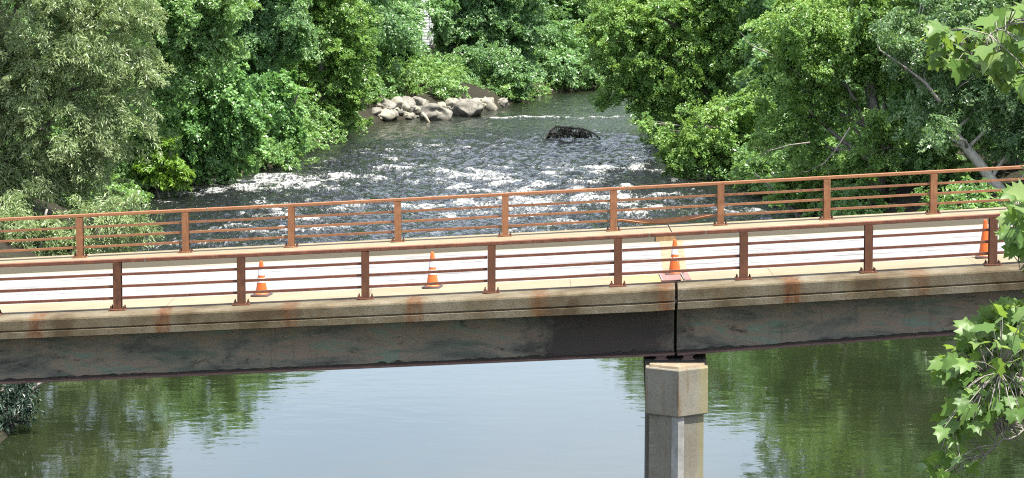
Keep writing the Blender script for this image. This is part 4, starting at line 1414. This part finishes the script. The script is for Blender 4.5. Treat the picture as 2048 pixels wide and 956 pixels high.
# ------------------------------------------------------------------ white house behind the left bank
HY = 236.0
pc_ = P(863, 60, HY)
hx1 = pc_.x; hx0 = hx1 - 9.5
hz0 = gz1(hx1 - 3, HY) - 0.2
house = empty('house', (hx0, HY, hz0), 'white clapboard house whose corner shows through the trees above the boulders', 'house')
def m_clap():
    t = NT('white_clapboard')
    z = t.sep(t.pos(obj=True))[2]
    n = t.noise(t.pos(obj=True, scale=(0.6, 0.6, 6)), 2, 4, 0.6)
    t.set(t.ramp(n, [(0.3, (0.60, 0.62, 0.63)), (0.7, (0.76, 0.77, 0.77))]), 0.6)
    return t.m
M['clap'] = m_clap()
mb = MB()
W_, Dp, Hh = 9.5, 8.0, 9.0
rows = 64
for k in range(rows):     # lapped boards as real wedges round the four sides
    z0, z1 = 0.5 + k * (Hh - 0.5) / rows, 0.5 + (k + 1) * (Hh - 0.5) / rows
    o0, o1 = 0.02, 0.0
    mb.sweep([[(-o0, -o0, z0), (W_ + o0, -o0, z0), (W_ + o0, Dp + o0, z0), (-o0, Dp + o0, z0)],
              [(o1, o1, z1), (W_ - o1, o1, z1), (W_ - o1, Dp - o1, z1), (o1, Dp - o1, z1)]], caps=(k in (0, rows - 1)))
mb.build('wall', M['clap'], house)
mb = MB(); mb.box(-0.05, W_ + 0.05, -0.05, Dp + 0.05, -0.8, 0.5)
mb.build('foundation', M['rock_dark'], house)
for xx in (-0.03, W_ - 0.14):
    mb = MB(); mb.box(xx, xx + 0.17, -0.05, 0.12, 0.5, Hh)
    mb.build('corner_board', M['clap'], house)
mb = MB()
mb.sweep([[(-0.5, -0.5, Hh), (-0.5, Dp / 2, Hh + 3), (-0.5, Dp + 0.5, Hh)], [(W_ + 0.5, -0.5, Hh), (W_ + 0.5, Dp / 2, Hh + 3), (W_ + 0.5, Dp + 0.5, Hh)]])
mb.build('roof', M['rock_dark'], house)
glass = m_simple('window_glass', (0.05, 0.06, 0.07), 0.1, 0.1)
for wx_ in (2.0, 5.2, 8.0):
    for wz in (1.8, 5.2):
        mb = MB(); mb.box(wx_ - 0.45, wx_ + 0.45, -0.04, 0.02, wz, wz + 1.6)
        wd = mb.build('window', glass, house)
        mb = MB()
        mb.box(wx_ - 0.57, wx_ - 0.452, -0.07, 0.03, wz - 0.1, wz + 1.72); mb.box(wx_ + 0.452, wx_ + 0.57, -0.07, 0.03, wz - 0.1, wz + 1.72)
        mb.box(wx_ - 0.45, wx_ + 0.45, -0.07, 0.03, wz + 1.602, wz + 1.72); mb.box(wx_ - 0.45, wx_ + 0.45, -0.08, 0.03, wz - 0.1, wz - 0.002)
        mb.box(wx_ - 0.45, wx_ + 0.45, -0.06, -0.042, wz + 0.78, wz + 0.83)
        mb.build('frame', M['clap'], wd)

# ------------------------------------------------------------------ the sycamore in the foreground
def syc_leaf():
    """five-lobed leaf, length about 1, stalk end at the origin, tip along +y; folded a little along its veins"""
    half = [(0.0, 0.0), (0.16, -0.10), (0.40, -0.06), (0.36, 0.10), (0.62, 0.28), (0.36, 0.36), (0.33, 0.50), (0.40, 0.74), (0.20, 0.70), (0.0, 1.0)]
    right = half
    left = [(-x, y) for x, y in half[1:-1]]
    mid = [(0.0, 0.22), (0.0, 0.55)]
    vs = [(x, y, 0.20 * abs(x) - 0.16 * (y - 0.35) ** 2 - 0.25 * x * x * (1 if y < 0.4 else 0.6)) for x, y in right]
    nl = len(vs)
    vs += [(x, y, 0.20 * abs(x) - 0.16 * (y - 0.35) ** 2 - 0.25 * x * x * (1 if y < 0.4 else 0.6)) for x, y in left]
    im = len(vs)
    vs += [(x, y, -0.16 * (y - 0.35) ** 2) for x, y in mid]
    a, b = im, im + 1
    f = [(0, 1, a), (1, 2, a), (2, 3, a), (3, 4, a), (4, 5, a), (5, 6, b), (5, b, a), (6, 7, b), (7, 8, b), (8, 9, b)]
    L = lambda i: i if i in (0, 9) else nl + i - 1
    f2 = [((L(p) if p < nl else p), (L(r) if r < nl else r), (L(q) if q < nl else q)) for p, q, r in f]
    return np.array(vs), np.array(f + f2)
LV, LF = syc_leaf()
syc_x, syc_y = 6.6, 14.0
syc_z = gz1(syc_x, syc_y)
syc = empty('sycamore_tree', (syc_x, syc_y, syc_z), 'foreground sycamore whose large pale lobed leaves hang in from the right edge', 'tree')
org = Vector((syc_x, syc_y, syc_z))
rt = random.Random(77)
mb = MB(); tw = MB()
trunk = wiggle((0, 0, -0.3), (-0.6, -0.6, 17.5), 10, 0.012, rt)
mb.tube(trunk, [0.34 - 0.028 * i for i in range(11)], 12)
mb.build('trunk', M['bark_pale'], syc, smooth=True)
def inpoly(x, y, poly):
    c = False
    for i in range(len(poly)):
        (x1, y1), (x2, y2) = poly[i], poly[i - 1]
        if (y1 > y) != (y2 > y) and x < (x2 - x1) * (y - y1) / (y2 - y1) + x1: c = not c
    return c
SY = 13.0
branches = [
    ([(2420, 560), (2250, 600), (2120, 640), (2030, 690), (1965, 710), (1915, 735)], SY, 0.045),
    ([(2250, 600), (2160, 570), (2080, 600), (2020, 640)], SY + 0.3, 0.03),
    ([(2380, 760), (2200, 740), (2080, 770), (2000, 745), (1950, 770), (1905, 850)], SY - 0.3, 0.03),
    ([(2420, 900), (2200, 850), (2048, 862), (1990, 890), (1945, 925), (1905, 948), (1870, 930)], SY - 0.2, 0.028),
    ([(2048, 862), (2010, 850), (1975, 905), (1930, 965)], SY - 0.1, 0.012),
    ([(2100, 760), (2040, 830), (2000, 870), (1965, 930), (1900, 945)], SY + 0.1, 0.014),
    ([(2400, 420), (2220, 430), (2110, 440), (2048, 440), (2020, 470), (2040, 540)], SY + 0.2, 0.03),
    ([(2110, 440), (2060, 410), (2020, 395)], SY, 0.016),
    ([(2400, 60), (2240, 90), (2100, 130), (2010, 120), (1950, 110), (1890, 85)], SY + 1.2, 0.04),
    ([(2240, 90), (2120, 40), (2030, 40), (1980, 70)], SY + 1.0, 0.025),
    ([(2100, 130), (2020, 160), (1975, 150)], SY + 1.3, 0.018),
    ([(2400, -150), (2250, -180), (2130, -120)], SY + 1.0, 0.04),
    ([(2420, 1050), (2260, 1040), (2150, 1000)], SY, 0.04),
]
bpts = []
for pts, Y, r in branches:
    w3 = [P(x, y, Y + rt.uniform(-0.12, 0.12)) - org for x, y in pts]
    if pts[0][0] >= 2380:
        # join to the trunk
        zt = w3[0].z
        k = min(range(len(trunk)), key=lambda i: abs(trunk[i].z - zt + 0.6))
        w3[0:0] = wiggle(trunk[k], w3[0], 5, 0.05, random.Random(5), 0.05)[:-1]
    dense = []
    r2 = random.Random(len(bpts) + 1)
    for i in range(len(w3) - 1):
        for q in range(4):
            p = w3[i].lerp(w3[i + 1], q / 4)
            dense.append(p + Vector((r2.gauss(0, 0.008), r2.gauss(0, 0.008), r2.gauss(0, 0.008))))
    dense.append(w3[-1])
    n = len(dense)
    tw.tube(dense, [r * (0.42 if p_.x < 3.2 - org.x else 1.0) * (1 - 0.8 * i / (n - 1)) for i, p_ in enumerate(dense)], 7)
    bpts += dense[20 if pts[0][0] >= 2380 else 4:]
regions = [
    ([(2060, 600), (2000, 612), (1972, 640), (1912, 690), (1880, 742), (1925, 765), (1990, 790), (2060, 800)], 300, SY, 0.118),
    ([(1990, 785), (1930, 760), (1905, 815), (1880, 855), (1905, 885), (1935, 850), (1990, 830), (2060, 830), (2060, 790)], 150, SY - 0.2, 0.09),
    ([(1850, 925), (1885, 908), (1925, 900), (1950, 930), (1900, 960), (1880, 965)], 34, SY - 0.2, 0.105),
    ([(2075, 370), (2035, 380), (2022, 425), (2012, 470), (2022, 505), (2048, 530), (2075, 540)], 70, SY, 0.12),
    ([(1850, 60), (1885, 45), (1925, 85), (1955, 55), (2060, 10), (2060, 185), (1985, 165), (1945, 130), (1895, 130), (1862, 105)], 150, SY + 1.2, 0.128),
    ([(2060, -150), (2420, -250), (2420, 1100), (2060, 1000)], 420, SY + 0.4, 0.16),
]
LVS, LT, LN = [], [], 0
for poly, n, Y, size in regions:
    x0, x1 = min(p[0] for p in poly), max(p[0] for p in poly)
    y0, y1 = min(p[1] for p in poly), max(p[1] for p in poly)
    placed = 0
    while placed < n:
        x, y = rt.uniform(x0, x1), rt.uniform(y0, y1)
        if not inpoly(x, y, poly): continue
        placed += 1
        p = P(x, y, Y + rt.gauss(0, 0.24)) - org
        # stalk from the nearest branch point
        q = min(bpts, key=lambda b: (b - p).length + rt.random() * 0.08)
        d = (p - q)
        if d.length < 0.02: d = Vector((-1, 0, 0.2))
        if d.length < 0.6:
            tw.tube([q, q.lerp(p, 0.5) + Vector((0, 0, 0.02)), p], [0.0035, 0.003, 0.002], 4)
        dirv = (d.normalized() * 0.7 + Vector((rt.gauss(-0.25, 0.45), rt.gauss(-0.2, 0.45), rt.gauss(-0.45, 0.35)))).normalized()
        nrm = Vector((rt.gauss(0.1, 0.42), rt.gauss(-0.35, 0.42), 0.8 + rt.gauss(0, 0.3)))
        nrm = (nrm - dirv * nrm.dot(dirv)).normalized()
        s = dirv.cross(nrm)
        sz = size * rt.uniform(0.55, 1.15)
        curl = rt.uniform(0.5, 3.2)
        R = np.array([s[:], dirv[:], nrm[:]])
        lv = LV.copy(); lv[:, 2] *= curl
        LVS.append((lv * sz) @ R + np.array(p[:]))
        LT.append(np.full(len(LV), min(1, max(0, rt.gauss(0.42, 0.3)))))
        LN += 1
tw.build('branches', M['bark_grey'], syc, smooth=True)
V = np.concatenate(LVS)
F = np.concatenate([LF + i * len(LV) for i in range(LN)])
mesh_np('crown', V, F.ravel(), np.full(len(F), 3), LEAF['sycamore'], syc, smooth=True, attrs={'tint': np.concatenate(LT)})
